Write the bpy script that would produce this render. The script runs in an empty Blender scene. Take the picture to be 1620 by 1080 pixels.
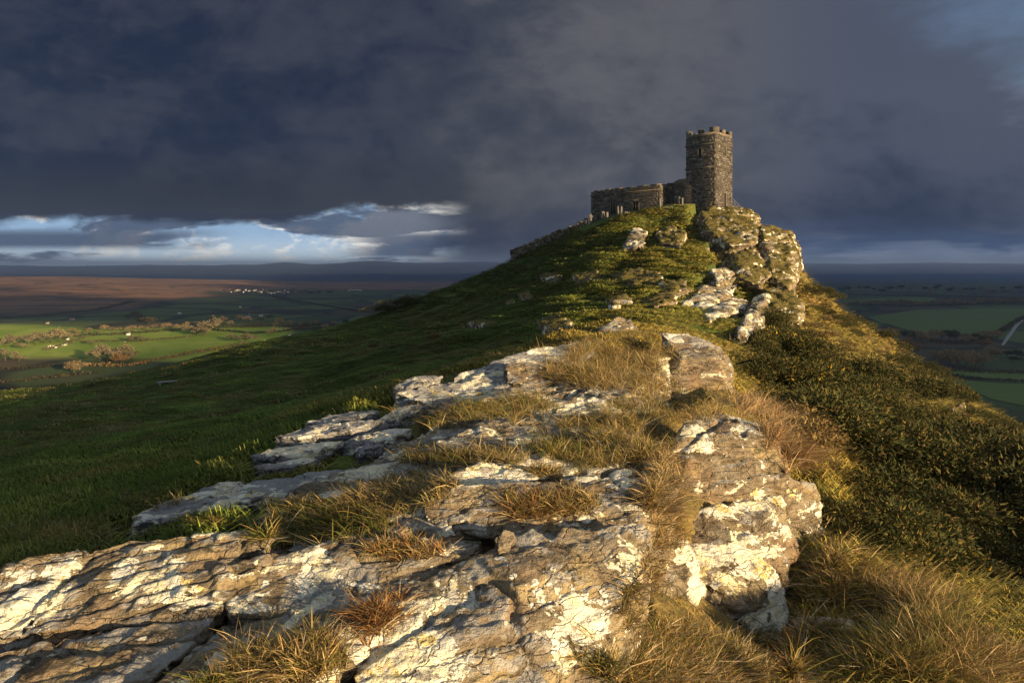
import bpy, bmesh, math, random
import numpy as np
from mathutils import Vector, Matrix
from mathutils.bvhtree import BVHTree

SC = bpy.context.scene
COL = SC.collection
R = math.radians

# ------------------------------------------------------------------ camera, sky, sun
F, HX, HY = 1080.0, 810.0, 424.0            # focal length and principal point, in pixels of the photograph
cam = bpy.data.cameras.new("camera")
cam.sensor_width = 36.0
cam.lens = 36.0 * F / 1620.0
cam.shift_y = -(540.0 - HY) / 1620.0
cam.clip_start = 0.05
cam.clip_end = 60000
camo = bpy.data.objects.new("camera", cam)
camo.rotation_euler = (R(90), 0, 0)
COL.objects.link(camo)
SC.camera = camo

SUN_AZ, SUN_EL = R(-41.0), R(8.8)             # azimuth from +X, anticlockwise
L = np.array([math.cos(SUN_EL) * math.cos(SUN_AZ), math.cos(SUN_EL) * math.sin(SUN_AZ), math.sin(SUN_EL)])
sun = bpy.data.lights.new("sun", "SUN")
sun.energy = 5.0
sun.angle = R(0.5)
sun.color = (1.0, 0.73, 0.40)
suno = bpy.data.objects.new("sun", sun)
suno.rotation_euler = Vector((-L[0], -L[1], -L[2])).to_track_quat('-Z', 'Y').to_euler()
COL.objects.link(suno)

SC.view_settings.view_transform = 'Standard'
SC.view_settings.look = 'None'
SC.view_settings.gamma = 1
SC.view_settings.use_curve_mapping = False
SC.view_settings.exposure = 1.32
SC.render.engine = 'CYCLES'
SC.cycles.use_denoising = True
SC.cycles.denoiser = 'OPENIMAGEDENOISE'
SC.cycles.denoising_prefilter = 'NONE'
SC.cycles.max_bounces = 5
SC.cycles.diffuse_bounces = 3
SC.cycles.volume_bounces = 0
SC.cycles.use_adaptive_sampling = True
SC.cycles.adaptive_threshold = 0.004


class NT:
    """small helper to write node trees as expressions"""

    def __init__(s, tree):
        s.t = tree
        s.t.nodes.clear()

    def new(s, typ, **kw):
        n = s.t.nodes.new(typ)
        for k, v in kw.items():
            setattr(n, k, v)
        return n

    def put(s, sock, v):
        if isinstance(v, bpy.types.NodeSocket):
            s.t.links.new(v, sock)
        elif v is not None:
            if hasattr(sock.default_value, '__len__') and len(sock.default_value) == 4 and len(v) == 3:
                v = (*v, 1)
            sock.default_value = v

    def m(s, op, a, b=None, c=None, clamp=False):
        n = s.new('ShaderNodeMath', operation=op, use_clamp=clamp)
        for i, v in enumerate((a, b, c)):
            if v is not None:
                s.put(n.inputs[i], v)
        return n.outputs[0]

    def vm(s, op, a, b=None):
        n = s.new('ShaderNodeVectorMath', operation=op)
        s.put(n.inputs[0], a)
        if b is not None:
            s.put(n.inputs[3 if op == 'SCALE' else 1], b)
        return n.outputs['Value' if op in ('DOT_PRODUCT', 'LENGTH') else 'Vector']

    def sep(s, v):
        n = s.new('ShaderNodeSeparateXYZ')
        s.put(n.inputs[0], v)
        return n.outputs

    def comb(s, x, y, z):
        n = s.new('ShaderNodeCombineXYZ')
        for i, v in enumerate((x, y, z)):
            s.put(n.inputs[i], v)
        return n.outputs[0]

    def ss(s, v, lo, hi, a=0.0, b=1.0):
        n = s.new('ShaderNodeMapRange', interpolation_type='SMOOTHSTEP')
        for i, x in enumerate((v, lo, hi, a, b)):
            s.put(n.inputs[i], x)
        return n.outputs[0]

    def mix(s, f, a, b, mode='MIX'):
        n = s.new('ShaderNodeMix', data_type='RGBA', blend_type=mode)
        s.put(n.inputs[0], f)
        s.put(n.inputs[6], a)
        s.put(n.inputs[7], b)
        return n.outputs[2]

    def noise(s, vec, scale, detail=4, rough=0.55, dist=0.0, col=False):
        n = s.new('ShaderNodeTexNoise')
        s.put(n.inputs['Vector'], vec)
        n.inputs['Scale'].default_value = scale
        n.inputs['Detail'].default_value = detail
        n.inputs['Roughness'].default_value = rough
        n.inputs['Distortion'].default_value = dist
        return n.outputs['Color' if col else 'Fac']

    def voro(s, vec, scale, feature='F1', rnd=1.0, out='Distance'):
        n = s.new('ShaderNodeTexVoronoi', feature=feature)
        s.put(n.inputs['Vector'], vec)
        n.inputs['Scale'].default_value = scale
        n.inputs['Randomness'].default_value = rnd
        return n.outputs[out]

    def bump(s, h, strength, dist, normal=None):
        n = s.new('ShaderNodeBump')
        n.inputs['Strength'].default_value = strength
        n.inputs['Distance'].default_value = dist
        s.put(n.inputs['Height'], h)
        if normal is not None:
            s.put(n.inputs['Normal'], normal)
        return n.outputs[0]

    def map(s, vec, rot=(0, 0, 0), scale=(1, 1, 1)):
        n = s.new('ShaderNodeMapping')
        s.put(n.inputs[0], vec)
        n.inputs['Rotation'].default_value = rot
        n.inputs['Scale'].default_value = scale
        return n.outputs[0]


def make_world():
    w = bpy.data.worlds.new("World")
    SC.world = w
    w.use_nodes = True
    g = NT(w.node_tree)
    d = g.new('ShaderNodeTexCoord').outputs['Generated']
    x, y, z = g.sep(d)
    el = g.m('MAXIMUM', z, 0.0)
    k = g.m('ADD', el, 0.16)
    cv = g.comb(g.m('DIVIDE', x, k), g.m('DIVIDE', y, k), 0.0)     # the cloud layer seen in perspective
    n1 = g.noise(g.vm('ADD', cv, (3.1, 1.7, 0)), 0.42, 4, 0.5, 0.5)
    n2 = g.noise(g.vm('ADD', cv, (9.3, 4.7, 0)), 1.3, 9, 0.64, 0.25)
    yp = g.m('MAXIMUM', y, 0.05)
    u = g.m('DIVIDE', x, yp)                                       # tangent of the azimuth
    t = g.m('DIVIDE', el, yp)
    n3 = g.noise(g.comb(u, g.m('MULTIPLY', t, 1.7), 2.0), 3.2, 10, 0.67, 0.3)
    # deck tone: deep blue slate to the left, warmer grey in the middle and right
    tone = g.m('ADD', g.m('MULTIPLY', g.m('SUBTRACT', n1, 0.5), 1.5), g.m('MULTIPLY', g.m('SUBTRACT', n2, 0.5), 0.50))
    tone = g.m('ADD', tone, g.m('MULTIPLY', g.m('SUBTRACT', n3, 0.5), 1.8))
    n5 = g.noise(g.comb(g.m('MULTIPLY', u, 1.0), g.m('MULTIPLY', t, 1.5), 6.0), 8.0, 9, 0.66, 0.3)
    tone = g.m('ADD', tone, g.m('MULTIPLY', g.m('SUBTRACT', n5, 0.5), 1.4))
    tone = g.m('ADD', tone, g.ss(u, -0.65, 0.35, -0.36, 0.5))
    tone = g.m('ADD', tone, g.ss(t, 0.04, 0.30, -0.12, 0.22))
    tone = g.m('ADD', tone, 0.16)
    deck = g.mix(g.ss(tone, -0.35, 0.25), (0.014, 0.023, 0.054), (0.043, 0.051, 0.078))
    deck = g.mix(g.ss(tone, 0.15, 1.0), deck, (0.117, 0.120, 0.137))
    deck = g.mix(g.m('MULTIPLY', g.ss(u, 0.18, 0.55), 0.85), deck, g.mix(g.ss(tone, 0.1, 0.9), (0.028, 0.040, 0.078), (0.066, 0.082, 0.134)))
    # base of the deck: dark grey edge
    edge = g.m('MULTIPLY', g.ss(t, 0.065, 0.09), g.ss(t, 0.19, 0.09))
    edge = g.m('MULTIPLY', edge, g.ss(u, 0.15, -0.15))
    deck = g.mix(g.m('MULTIPLY', edge, 0.6), deck, (0.026, 0.028, 0.036))
    # bright gap under the deck on the left
    base = g.m('ADD', 0.073, g.m('MULTIPLY', g.m('SUBTRACT', n3, 0.5), 0.06))
    base = g.m('ADD', base, g.m('MULTIPLY', g.ss(u, -0.36, -0.20), 0.024))
    n4 = g.noise(g.comb(g.m('MULTIPLY', u, 9.0), g.m('MULTIPLY', t, 19.0), 7.0), 1.0, 7, 0.62, 0.4)
    base = g.m('ADD', base, g.m('MULTIPLY', g.m('SUBTRACT', n4, 0.5), 0.022))
    gap = g.ss(g.m('SUBTRACT', base, t), -0.004, 0.012)
    gap = g.m('MULTIPLY', gap, g.ss(g.m('ADD', u, g.m('MULTIPLY', g.m('SUBTRACT', n4, 0.5), 0.10)), -0.05, -0.17))
    sv = g.comb(g.m('MULTIPLY', u, 4.0), g.m('MULTIPLY', t, 22.0), 5.3)
    st = g.noise(sv, 1.0, 8, 0.6, 0.35)
    light = g.mix(g.ss(t, 0.0, 0.06), (1.25, 1.5, 1.65), (0.42, 0.64, 0.92))
    gl = g.noise(g.comb(g.m('MULTIPLY', u, 8.0), g.m('MULTIPLY', t, 17.0), 1.0), 1.0, 7, 0.62, 0.5)
    light = g.mix(g.ss(g.m('ADD', gl, g.ss(u, -0.34, -0.2, -0.06, 0.07)), 0.47, 0.60), light, (1.65, 1.6, 1.48))
    band = g.m('MULTIPLY', g.ss(t, 0.022, 0.036), g.ss(t, 0.066, 0.046))
    band = g.m('MULTIPLY', band, g.ss(u, -0.38, -0.52))
    strk = g.m('MAXIMUM', g.ss(st, 0.50, 0.58), g.m('MULTIPLY', band, g.ss(st, 0.34, 0.44)))
    b2 = g.m('MULTIPLY', g.m('MULTIPLY', g.ss(t, 0.012, 0.02), g.ss(t, 0.062, 0.045)), g.ss(u, -0.28, -0.18))
    strk = g.m('MAXIMUM', strk, g.m('MULTIPLY', b2, g.ss(st, 0.36, 0.46)))
    low = g.mix(g.m('MULTIPLY', strk, 0.93), light, (0.075, 0.108, 0.185))
    col = g.mix(gap, deck, low)
    # right: blue slate air under the deck
    rb = g.m('MULTIPLY', g.ss(u, 0.16, 0.42), g.ss(g.m('ADD', t, g.m('MULTIPLY', g.m('SUBTRACT', st, 0.5), 0.06)), 0.075, 0.015))
    rcol = g.mix(g.ss(st, 0.5, 0.66), (0.085, 0.132, 0.245), (0.34, 0.42, 0.58))
    col = g.mix(rb, col, rcol)
    # clear sky overhead and behind
    sky = g.new('ShaderNodeTexSky', sky_type='NISHITA')
    sky.sun_disc = False
    sky.sun_elevation = SUN_EL
    sky.sun_rotation = math.pi / 2 - SUN_AZ
    sky.air_density = 1.0
    sky.dust_density = 1.0
    clear = g.m('ADD', g.m('MULTIPLY', z, 1.15), g.m('ADD', g.m('MULTIPLY', y, -0.85), g.m('MULTIPLY', x, 0.47)))
    clear = g.m('ADD', clear, g.m('MULTIPLY', g.m('SUBTRACT', n2, 0.5), 0.5))
    clear = g.ss(clear, -0.19, 0.05)
    STR = 0.056
    col = g.mix(1.0, col, (0.39 / STR,) * 3, 'MULTIPLY')
    ns = g.noise(cv, 0.9, 5, 0.55, 0.4)
    skc = g.mix(1.0, sky.outputs[0], (0.86, 0.96, 1.22), 'MULTIPLY')
    wc = g.mix(g.ss(ns, 0.46, 0.66), skc, (4.0, 4.0, 4.5))
    col = g.mix(clear, col, wc)
    bg = g.new('ShaderNodeBackground')
    g.put(bg.inputs[0], col)
    bg.inputs[1].default_value = STR
    out = g.new('ShaderNodeOutputWorld')
    g.t.links.new(bg.outputs[0], out.inputs[0])


make_world()

# ------------------------------------------------------------------ numpy noise
_rg = np.random.default_rng(7)
_perm = _rg.permutation(256)
_perm = np.concatenate([_perm, _perm])
_gr = _rg.normal(size=(256, 3))
_gr /= np.linalg.norm(_gr, axis=1)[:, None]


def perlin(p):
    p = np.asarray(p, float)
    i = np.floor(p).astype(np.int64)
    f = p - i
    i &= 255
    w = f * f * f * (f * (f * 6 - 15) + 10)
    r = 0
    for dx in (0, 1):
        hx = _perm[(i[:, 0] + dx) & 255]
        for dy in (0, 1):
            hy = _perm[hx + ((i[:, 1] + dy) & 255)]
            for dz in (0, 1):
                h = _perm[hy + ((i[:, 2] + dz) & 255)] & 255
                gd = _gr[h]
                v = gd[:, 0] * (f[:, 0] - dx) + gd[:, 1] * (f[:, 1] - dy) + gd[:, 2] * (f[:, 2] - dz)
                wt = (w[:, 0] if dx else 1 - w[:, 0]) * (w[:, 1] if dy else 1 - w[:, 1]) * (w[:, 2] if dz else 1 - w[:, 2])
                r = r + v * wt
    return r * 1.6


def fbm(p, oct=4, gain=0.5, lac=2.03):
    p = np.asarray(p, float)
    a, s, r = 1.0, 0.0, 0
    for o in range(oct):
        r = r + a * perlin(p + 17.3 * o)
        s += a
        a *= gain
        p = p * lac
    return r / s


def sst(x, a, b):
    t = np.clip((x - a) / (b - a), 0, 1)
    return t * t * (3 - 2 * t)


# ------------------------------------------------------------------ object helpers
def P(px, py, Y):
    return np.array([(px - HX) / F * Y, Y, (HY - py) / F * Y])


def mesh_from(name, v, quads=None, tris=None, mats=(), smooth=False, col=None):
    me = bpy.data.meshes.new(name)
    v = np.asarray(v, np.float32)
    nq = 0 if quads is None else len(quads)
    nt = 0 if tris is None else len(tris)
    me.vertices.add(len(v))
    me.vertices.foreach_set('co', v.ravel())
    idx = []
    if nq:
        idx.append(np.asarray(quads, np.int32).ravel())
    if nt:
        idx.append(np.asarray(tris, np.int32).ravel())
    idx = np.concatenate(idx)
    me.loops.add(len(idx))
    me.loops.foreach_set('vertex_index', idx)
    me.polygons.add(nq + nt)
    st = np.concatenate([np.arange(nq) * 4, nq * 4 + np.arange(nt) * 3]).astype(np.int32)
    me.polygons.foreach_set('loop_start', st)
    if smooth:
        me.polygons.foreach_set('use_smooth', np.ones(nq + nt, bool))
    me.update(calc_edges=True)
    if col is not None:
        a = me.color_attributes.new('tint', 'FLOAT_COLOR', 'POINT')
        c = np.ones((len(v), 4), np.float32)
        c[:, :3] = col
        a.data.foreach_set('color', c.ravel())
    for m in mats:
        me.materials.append(m)
    return me


def obj(name, me, parent=None, loc=None):
    o = bpy.data.objects.new(name, me)
    COL.objects.link(o)
    if parent is not None:
        o.parent = parent
    if loc is not None:
        o.location = loc
    return o


ORD = 'first second third fourth fifth sixth seventh eighth ninth tenth eleventh twelfth thirteenth fourteenth fifteenth sixteenth seventeenth eighteenth nineteenth'.split()


def nth(k):
    if k < 19:
        return ORD[k]
    k += 1
    t = {2: 'twent', 3: 'thirt', 4: 'fort'}[k // 10]
    return t + 'ieth' if k % 10 == 0 else t + 'y-' + ORD[k % 10 - 1]


def tag(o, label=None, cat=None, group=None, kind=None):
    if label:
        o['label'] = label
    if cat:
        o['category'] = cat
    if group:
        o['group'] = group
    if kind:
        o['kind'] = kind
    return o


def thing(name, label, cat, loc=(0, 0, 0), rz=0.0, group=None):
    o = bpy.data.objects.new(name, None)
    o.empty_display_size = 0.2
    o.location = loc
    o.rotation_euler = (0, 0, rz)
    COL.objects.link(o)
    return tag(o, label, cat, group)


def copy_thing(root, loc, rz=0.0, scale=1.0, label=None):
    kids = list(root.children)
    r = root.copy()
    COL.objects.link(r)
    r.location = loc
    r.rotation_euler = (0, 0, rz)
    r.scale = (scale,) * 3 if not hasattr(scale, '__len__') else scale
    if label:
        r['label'] = label
    for c in kids:
        gk = list(c.children)
        d = c.copy()
        COL.objects.link(d)
        d.parent = r
        for e in gk:
            h = e.copy()
            COL.objects.link(h)
            h.parent = d
    return r


def split_loc(v):
    """origin at the middle of the base"""
    v = np.asarray(v, float)
    c = np.array([(v[:, 0].min() + v[:, 0].max()) / 2, (v[:, 1].min() + v[:, 1].max()) / 2, v[:, 2].min()])
    return v - c, c


class MB:
    """collects boxes and tubes for one mesh"""

    def __init__(s):
        s.v, s.q, s.t, s.c = [], [], [], []

    def add(s, v, q=(), t=(), c=None):
        n = len(s.v)
        s.v.extend([tuple(x) for x in v])
        s.q.extend([tuple(i + n for i in f) for f in q])
        s.t.extend([tuple(i + n for i in f) for f in t])
        s.c.extend([c if c is not None else (1, 1, 1)] * len(v))

    def hexa(s, b, c=None):
        """8 corners: bottom ring then top ring"""
        s.add(b, [(3, 2, 1, 0), (4, 5, 6, 7), (0, 1, 5, 4), (1, 2, 6, 5), (2, 3, 7, 6), (3, 0, 4, 7)], c=c)

    def box(s, o, ux, uy, uz, c=None):
        o, ux, uy, uz = (np.array(a, float) for a in (o, ux, uy, uz))
        b = [o, o + ux, o + ux + uy, o + uy]
        s.hexa(b + [p + uz for p in b], c)

    def tube(s, p0, p1, r0, r1, n=5, c=None):
        p0, p1 = np.array(p0, float), np.array(p1, float)
        d = p1 - p0
        d /= max(np.linalg.norm(d), 1e-9)
        a = np.cross(d, (0.3, 0.2, 1.0) if abs(d[2]) < 0.9 else (1, 0, 0))
        a /= np.linalg.norm(a)
        b = np.cross(d, a)
        vs = []
        for p, r in ((p0, r0), (p1, r1)):
            for k in range(n):
                t = 2 * math.pi * k / n
                vs.append(p + r * (math.cos(t) * a + math.sin(t) * b))
        q = [(k, (k + 1) % n, n + (k + 1) % n, n + k) for k in range(n)]
        t_ = [(n, n + k, n + k + 1) for k in range(1, n - 1)]
        s.add(vs, q, t_, c)

    def mesh(s, name, mats, smooth=False):
        return mesh_from(name, np.array(s.v), s.q if s.q else None, s.t if s.t else None, mats, smooth, np.array(s.c))

    def build(s, name, mats, parent=None, loc=None, smooth=False):
        return obj(name, s.mesh(name, mats, smooth), parent, loc)


# ------------------------------------------------------------------ materials
def mat(name, fn):
    m = bpy.data.materials.new(name)
    m.use_nodes = True
    g = NT(m.node_tree)
    color, rough, normal = fn(g)
    b = g.new('ShaderNodeBsdfPrincipled')
    g.put(b.inputs['Base Color'], color)
    g.put(b.inputs['Roughness'], rough)
    b.inputs['Specular IOR Level'].default_value = 0.2
    if normal is not None:
        g.put(b.inputs['Normal'], normal)
    o = g.new('ShaderNodeOutputMaterial')
    g.t.links.new(b.outputs[0], o.inputs[0])
    return m


STRATA_ROT = (R(-19), R(10), R(8))


def rock_mat(name, s=1.0, lichen=0.0, ochre=0.5, far=False, grey=False):
    def fn(g):
        pos = g.new('ShaderNodeNewGeometry').outputs['Position']
        nrm = g.new('ShaderNodeNewGeometry').outputs['Normal']
        nz = g.sep(nrm)[2]
        p = g.vm('SCALE', pos, s)
        sp = g.map(p, STRATA_ROT, (1, 1, 5))
        n_big = g.noise(p, 1.3, 4, 0.6, 0.4)
        n_mid = g.noise(p, 5.5, 6, 0.65, 0.6)
        n_str = g.noise(sp, 3.2, 6, 0.62, 0.5)
        n_fin = g.noise(p, 38, 4, 0.7)
        n_gra = g.noise(p, 130, 3, 0.7)
        base = g.mix(g.ss(n_str, 0.35, 0.65), (0.100, 0.076, 0.050), (0.260, 0.208, 0.138))
        base = g.mix(g.ss(n_mid, 0.45, 0.66), base, (0.235, 0.200, 0.150))
        base = g.mix(g.ss(n_big, 0.50, 0.68), base, (0.27, 0.185, 0.11))
        if grey:                                       # blue-grey of skylit shade mixed into the slab's base colour
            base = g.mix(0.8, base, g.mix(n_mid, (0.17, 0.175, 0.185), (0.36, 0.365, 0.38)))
        # ochre crust
        oc = g.noise(g.vm('ADD', p, (5.2, 1.1, 7.7)), 2.6, 5, 0.66, 0.5)
        base = g.mix(g.m('MULTIPLY', g.ss(oc, 0.50, 0.60), ochre), base, (0.46, 0.36, 0.18))
        # black lichen
        bk = g.noise(g.vm('ADD', p, (1.2, 8.1, 2.7)), 7.0, 7, 0.72, 0.6)
        base = g.mix(g.m('MULTIPLY', g.ss(bk, 0.555, 0.61), 0.8), base, (0.030, 0.026, 0.020))
        # grey granular lichen on what faces up
        gy = g.m('ADD', g.m('MULTIPLY', nz, 0.26), g.noise(g.vm('ADD', p, (3, 3, 9)), 4.0, 7, 0.68, 0.4))
        base = g.mix(g.m('MULTIPLY', g.ss(gy, 0.72, 0.80), 0.7), base, (0.360, 0.350, 0.325))
        # crustose white and cream lichen, hard-edged patches
        wl = g.noise(g.vm('ADD', p, (8.4, 2.2, 0.3)), 2.1, 9, 0.66, 0.9)
        wl2 = g.noise(sp, 1.5, 8, 0.65, 0.8)
        wv = g.m('ADD', g.m('MULTIPLY', wl, 0.6), g.m('MULTIPLY', wl2, 0.4))
        wv = g.m('ADD', wv, g.m('ADD', g.m('MULTIPLY', nz, 0.030), lichen - 0.004))
        wv = g.m('ADD', wv, g.m('MULTIPLY', g.m('SUBTRACT', n_fin, 0.5), 0.075))
        wm = g.ss(wv, 0.548, 0.560)
        spot = g.ss(g.m('ADD', g.voro(g.vm('ADD', p, g.vm('SCALE', g.noise(p, 9, 3, 0.6, 0, True), 0.12)), 6.5), g.m('MULTIPLY', n_mid, 0.5)), 0.385, 0.345)
        if not far:
            wm = g.m('MAXIMUM', wm, spot)
        wcol = g.mix(g.ss(n_mid, 0.42, 0.6), (0.80, 0.77, 0.66), (0.82, 0.75, 0.50))
        wcol = g.mix(g.ss(g.noise(g.vm('ADD', p, (6, 5, 1)), 11, 5, 0.7, 0.5), 0.50, 0.62), wcol, (0.50, 0.475, 0.41))
        wcol = g.mix(g.ss(g.noise(g.vm('ADD', p, (1, 5, 9)), 3.4, 6, 0.66, 0.6), 0.58, 0.63), wcol, (0.62, 0.50, 0.22))
        wcol = g.mix(g.ss(n_fin, 0.40, 0.30), wcol, (0.20, 0.18, 0.14))
        col = g.mix(g.m('MULTIPLY', wm, 0.95), base, wcol)
        # moss in patches
        ms = g.noise(g.vm('ADD', p, (4.4, 0.2, 3.3)), 3.3, 5, 0.6, 0.4)
        col = g.mix(g.m('MULTIPLY', g.ss(ms, 0.66, 0.70), 0.85), col, (0.055, 0.060, 0.014))
        if far:                                        # turf and moss cling to the crag's ledges
            tf = g.m('ADD', g.m('MULTIPLY', nz, 0.30), g.noise(g.vm('ADD', p, (2, 7, 1)), 1.6, 6, 0.66, 0.5))
            tc = g.mix(n_mid, (0.060, 0.062, 0.016), (0.170, 0.130, 0.040))
            col = g.mix(g.ss(tf, 0.635, 0.69), col, tc)
        col = g.mix(1.0, col, g.mix(n_gra, (0.66, 0.66, 0.66), (1.3, 1.3, 1.3)), 'MULTIPLY')
        vc = g.voro(g.vm('ADD', sp, g.vm('SCALE', g.noise(p, 3, 4, 0.6, 0, True), 0.6)), 2.6, 'DISTANCE_TO_EDGE')
        crack = g.ss(vc, 0.0, 0.05)
        h = g.m('ADD', g.m('MULTIPLY', n_mid, 0.9), g.m('MULTIPLY', n_str, 0.9))
        h = g.m('ADD', h, g.m('MULTIPLY', n_fin, 0.35))
        h = g.m('ADD', h, g.m('MULTIPLY', n_gra, 0.12))
        h = g.m('ADD', h, g.m('MULTIPLY', wm, 0.16))
        h = g.m('ADD', h, g.m('MULTIPLY', crack, 0.22))
        nb = g.bump(h, 1.0, 0.060 / s)
        return col, 0.95, nb
    return mat(name, fn)


M_ROCK = rock_mat('lichened_rock', 1.0, 0.0, 0.42)
M_ROCK5 = rock_mat('white_streaked_rock', 0.9, 0.020, 0.3)
M_ROCK6 = rock_mat('shade_grey_shelf_rock', 0.8, 0.014, 0.05, grey=True)
M_ROCK2 = rock_mat('lichened_rock_mid', 0.62, -0.005, 0.45)
M_ROCK3 = rock_mat('mossy_crag', 0.30, 0.016, 0.35, True)
M_ROCK4 = rock_mat('pale_outcrop', 0.30, 0.012, 0.3)


def tint_mat(name, rough=0.85, trans=0.0, var=0.25):
    """colour comes from the mesh's own tint, varied a little per instance"""
    m = bpy.data.materials.new(name)
    m.use_nodes = True
    g = NT(m.node_tree)
    at = g.new('ShaderNodeAttribute', attribute_name='tint')
    oi = g.new('ShaderNodeObjectInfo')
    col = g.mix(1.0, at.outputs['Color'], g.mix(oi.outputs['Random'], (1 - var,) * 3, (1 + var, 1 + var * 0.9, 1 + var * 0.6)), 'MULTIPLY')
    b = g.new('ShaderNodeBsdfPrincipled')
    g.put(b.inputs['Base Color'], col)
    b.inputs['Roughness'].default_value = rough
    b.inputs['Specular IOR Level'].default_value = 0.15
    sh = b.outputs[0]
    if trans:
        tr = g.new('ShaderNodeBsdfTranslucent')
        g.put(tr.inputs[0], col)
        mx = g.new('ShaderNodeMixShader')
        mx.inputs[0].default_value = trans
        g.t.links.new(sh, mx.inputs[1])
        g.t.links.new(tr.outputs[0], mx.inputs[2])
        sh = mx.outputs[0]
    o = g.new('ShaderNodeOutputMaterial')
    g.t.links.new(sh, o.inputs[0])
    return m


M_BLADE = tint_mat('dry_blades', 0.7, 0.25, 0.0)
M_LEAF = tint_mat('leaf_clumps', 0.8, 0.1, 0.3)
M_TWIG = tint_mat('bare_twigs', 0.9, 0.0, 0.25)


def hill_fn(g):
    pos = g.new('ShaderNodeNewGeometry').outputs['Position']
    at = g.new('ShaderNodeAttribute', attribute_name='tint').outputs['Color']
    rk, dry, heath = g.sep(at)
    n1 = g.noise(pos, 0.35, 6, 0.6, 0.4)
    n2 = g.noise(pos, 2.2, 6, 0.65, 0.5)
    n3 = g.noise(pos, 14, 4, 0.7)
    green = g.mix(g.ss(n2, 0.35, 0.65), (0.030, 0.050, 0.009), (0.075, 0.105, 0.018))
    green = g.mix(g.ss(n1, 0.45, 0.7), green, (0.100, 0.115, 0.024))
    straw = g.mix(g.ss(n2, 0.35, 0.7), (0.11, 0.085, 0.030), (0.23, 0.165, 0.055))
    c = g.mix(g.ss(g.m('ADD', dry, g.m('MULTIPLY', g.m('SUBTRACT', n1, 0.5), 0.9)), 0.35, 0.75), green, straw)
    br = g.mix(g.ss(n2, 0.4, 0.65), (0.070, 0.042, 0.016), (0.150, 0.098, 0.035))
    br = g.mix(g.ss(n1, 0.48, 0.62), br, (0.120, 0.120, 0.022))
    c = g.mix(heath, c, br)
    soil = g.mix(n3, (0.035, 0.026, 0.014), (0.09, 0.062, 0.030))
    nv = g.noise(pos, 0.9, 7, 0.68, 0.8)
    rc = g.mix(g.ss(nv, 0.50, 0.56), soil, (0.36, 0.31, 0.22))
    c = g.mix(g.ss(g.m('ADD', rk, g.m('MULTIPLY', g.m('SUBTRACT', n2, 0.5), 0.8)), 0.45, 0.6), c, rc)
    h = g.m('ADD', g.m('MULTIPLY', n2, 1.0), g.m('MULTIPLY', n3, 0.3))
    return c, 0.95, g.bump(h, 0.9, 0.12)


M_HILL = mat('tor_turf', hill_fn)

# ------------------------------------------------------------------ the tor: one height sheet through measured ground points
CP = [  # px, py, distance
    (-600, 1900, 1.0), (300, 2000, 1.0), (900, 2050, 1.0), (1500, 2500, 1.0), (2100, 2800, 1.0),
    (-400, 1100, 2.8), (0, 1110, 2.7), (400, 1110, 2.6), (800, 1130, 2.5), (1000, 1110, 2.9),
    (560, 822, 4.1), (500, 852, 3.9), (850, 812, 4.3), (420, 850, 4.0), (700, 757, 4.9), (950, 722, 5.6), (1035, 702, 6.2), (1050, 790, 5.0), (1030, 870, 4.3),
    (600, 747, 5.5), (800, 702, 6.3), (700, 662, 7.8), (860, 642, 8.5), (960, 602, 10), (1000, 562, 12), (1030, 535, 13.5), (930, 548, 13),
    (640, 627, 9.5), (450, 692, 8), (300, 765, 6.5), (200, 828, 5.3), (50, 880, 4.6), (0, 885, 5.2),
    (0, 800, 8), (0, 720, 13), (0, 662, 25), (0, 622, 55), (200, 765, 8), (200, 702, 13), (200, 642, 26), (200, 597, 60),
    (400, 705, 9), (400, 640, 18), (400, 588, 35), (420, 540, 70), (600, 622, 13), (600, 572, 25), (600, 530, 50), (600, 505, 72),
    (750, 562, 18), (750, 512, 35), (745, 475, 60), (715, 458, 76), (640, 487, 74), (900, 522, 20), (900, 500, 28), (870, 462, 50), (860, 415, 70), (810, 415, 79), (840, 398, 84),
    (1000, 512, 20), (1000, 472, 38), (980, 425, 54), (980, 385, 64), (1000, 350, 73), (1050, 492, 28), (1080, 500, 24),
    (1100, 472, 36), (1100, 422, 50), (1080, 380, 62), (1060, 348, 72), (1050, 324, 76), (1100, 325, 77),
    (1150, 520, 22), (1180, 482, 38), (1170, 432, 52), (1150, 385, 64), (1140, 340, 75), (1132, 325, 78),
    (1230, 540, 26), (1230, 475, 46), (1218, 405, 63), (1198, 352, 74), (1235, 378, 70), (1255, 435, 71),
    (1175, 332, 82), (1100, 326, 84), (1000, 336, 84), (938, 352, 88), (1060, 326, 82), (900, 372, 84), (1150, 332, 88),
    (1200, 640, 13), (1240, 668, 10), (1235, 690, 8.8), (1285, 745, 7.6), (1330, 650, 17), (1300, 560, 30), (1320, 497, 60), (1268, 446, 79),
    (1400, 700, 15), (1400, 612, 32), (1400, 560, 64), (1500, 800, 11), (1500, 692, 24), (1500, 622, 60), (1600, 900, 8.5), (1600, 760, 16), (1620, 722, 30), (1620, 696, 55),
    (1400, 900, 6.5), (1400, 1000, 5), (1300, 1050, 5.0), (1240, 1050, 5.2), (1150, 1110, 3.8), (1050, 1125, 3.35), (1300, 1135, 3.9), (1600, 1080, 4.5), (1350, 840, 7.5),
    (2000, 1050, 5), (2000, 800, 14), (2000, 800, 45), (-500, 880, 6), (-500, 720, 20), (-500, 655, 50),
]
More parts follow.
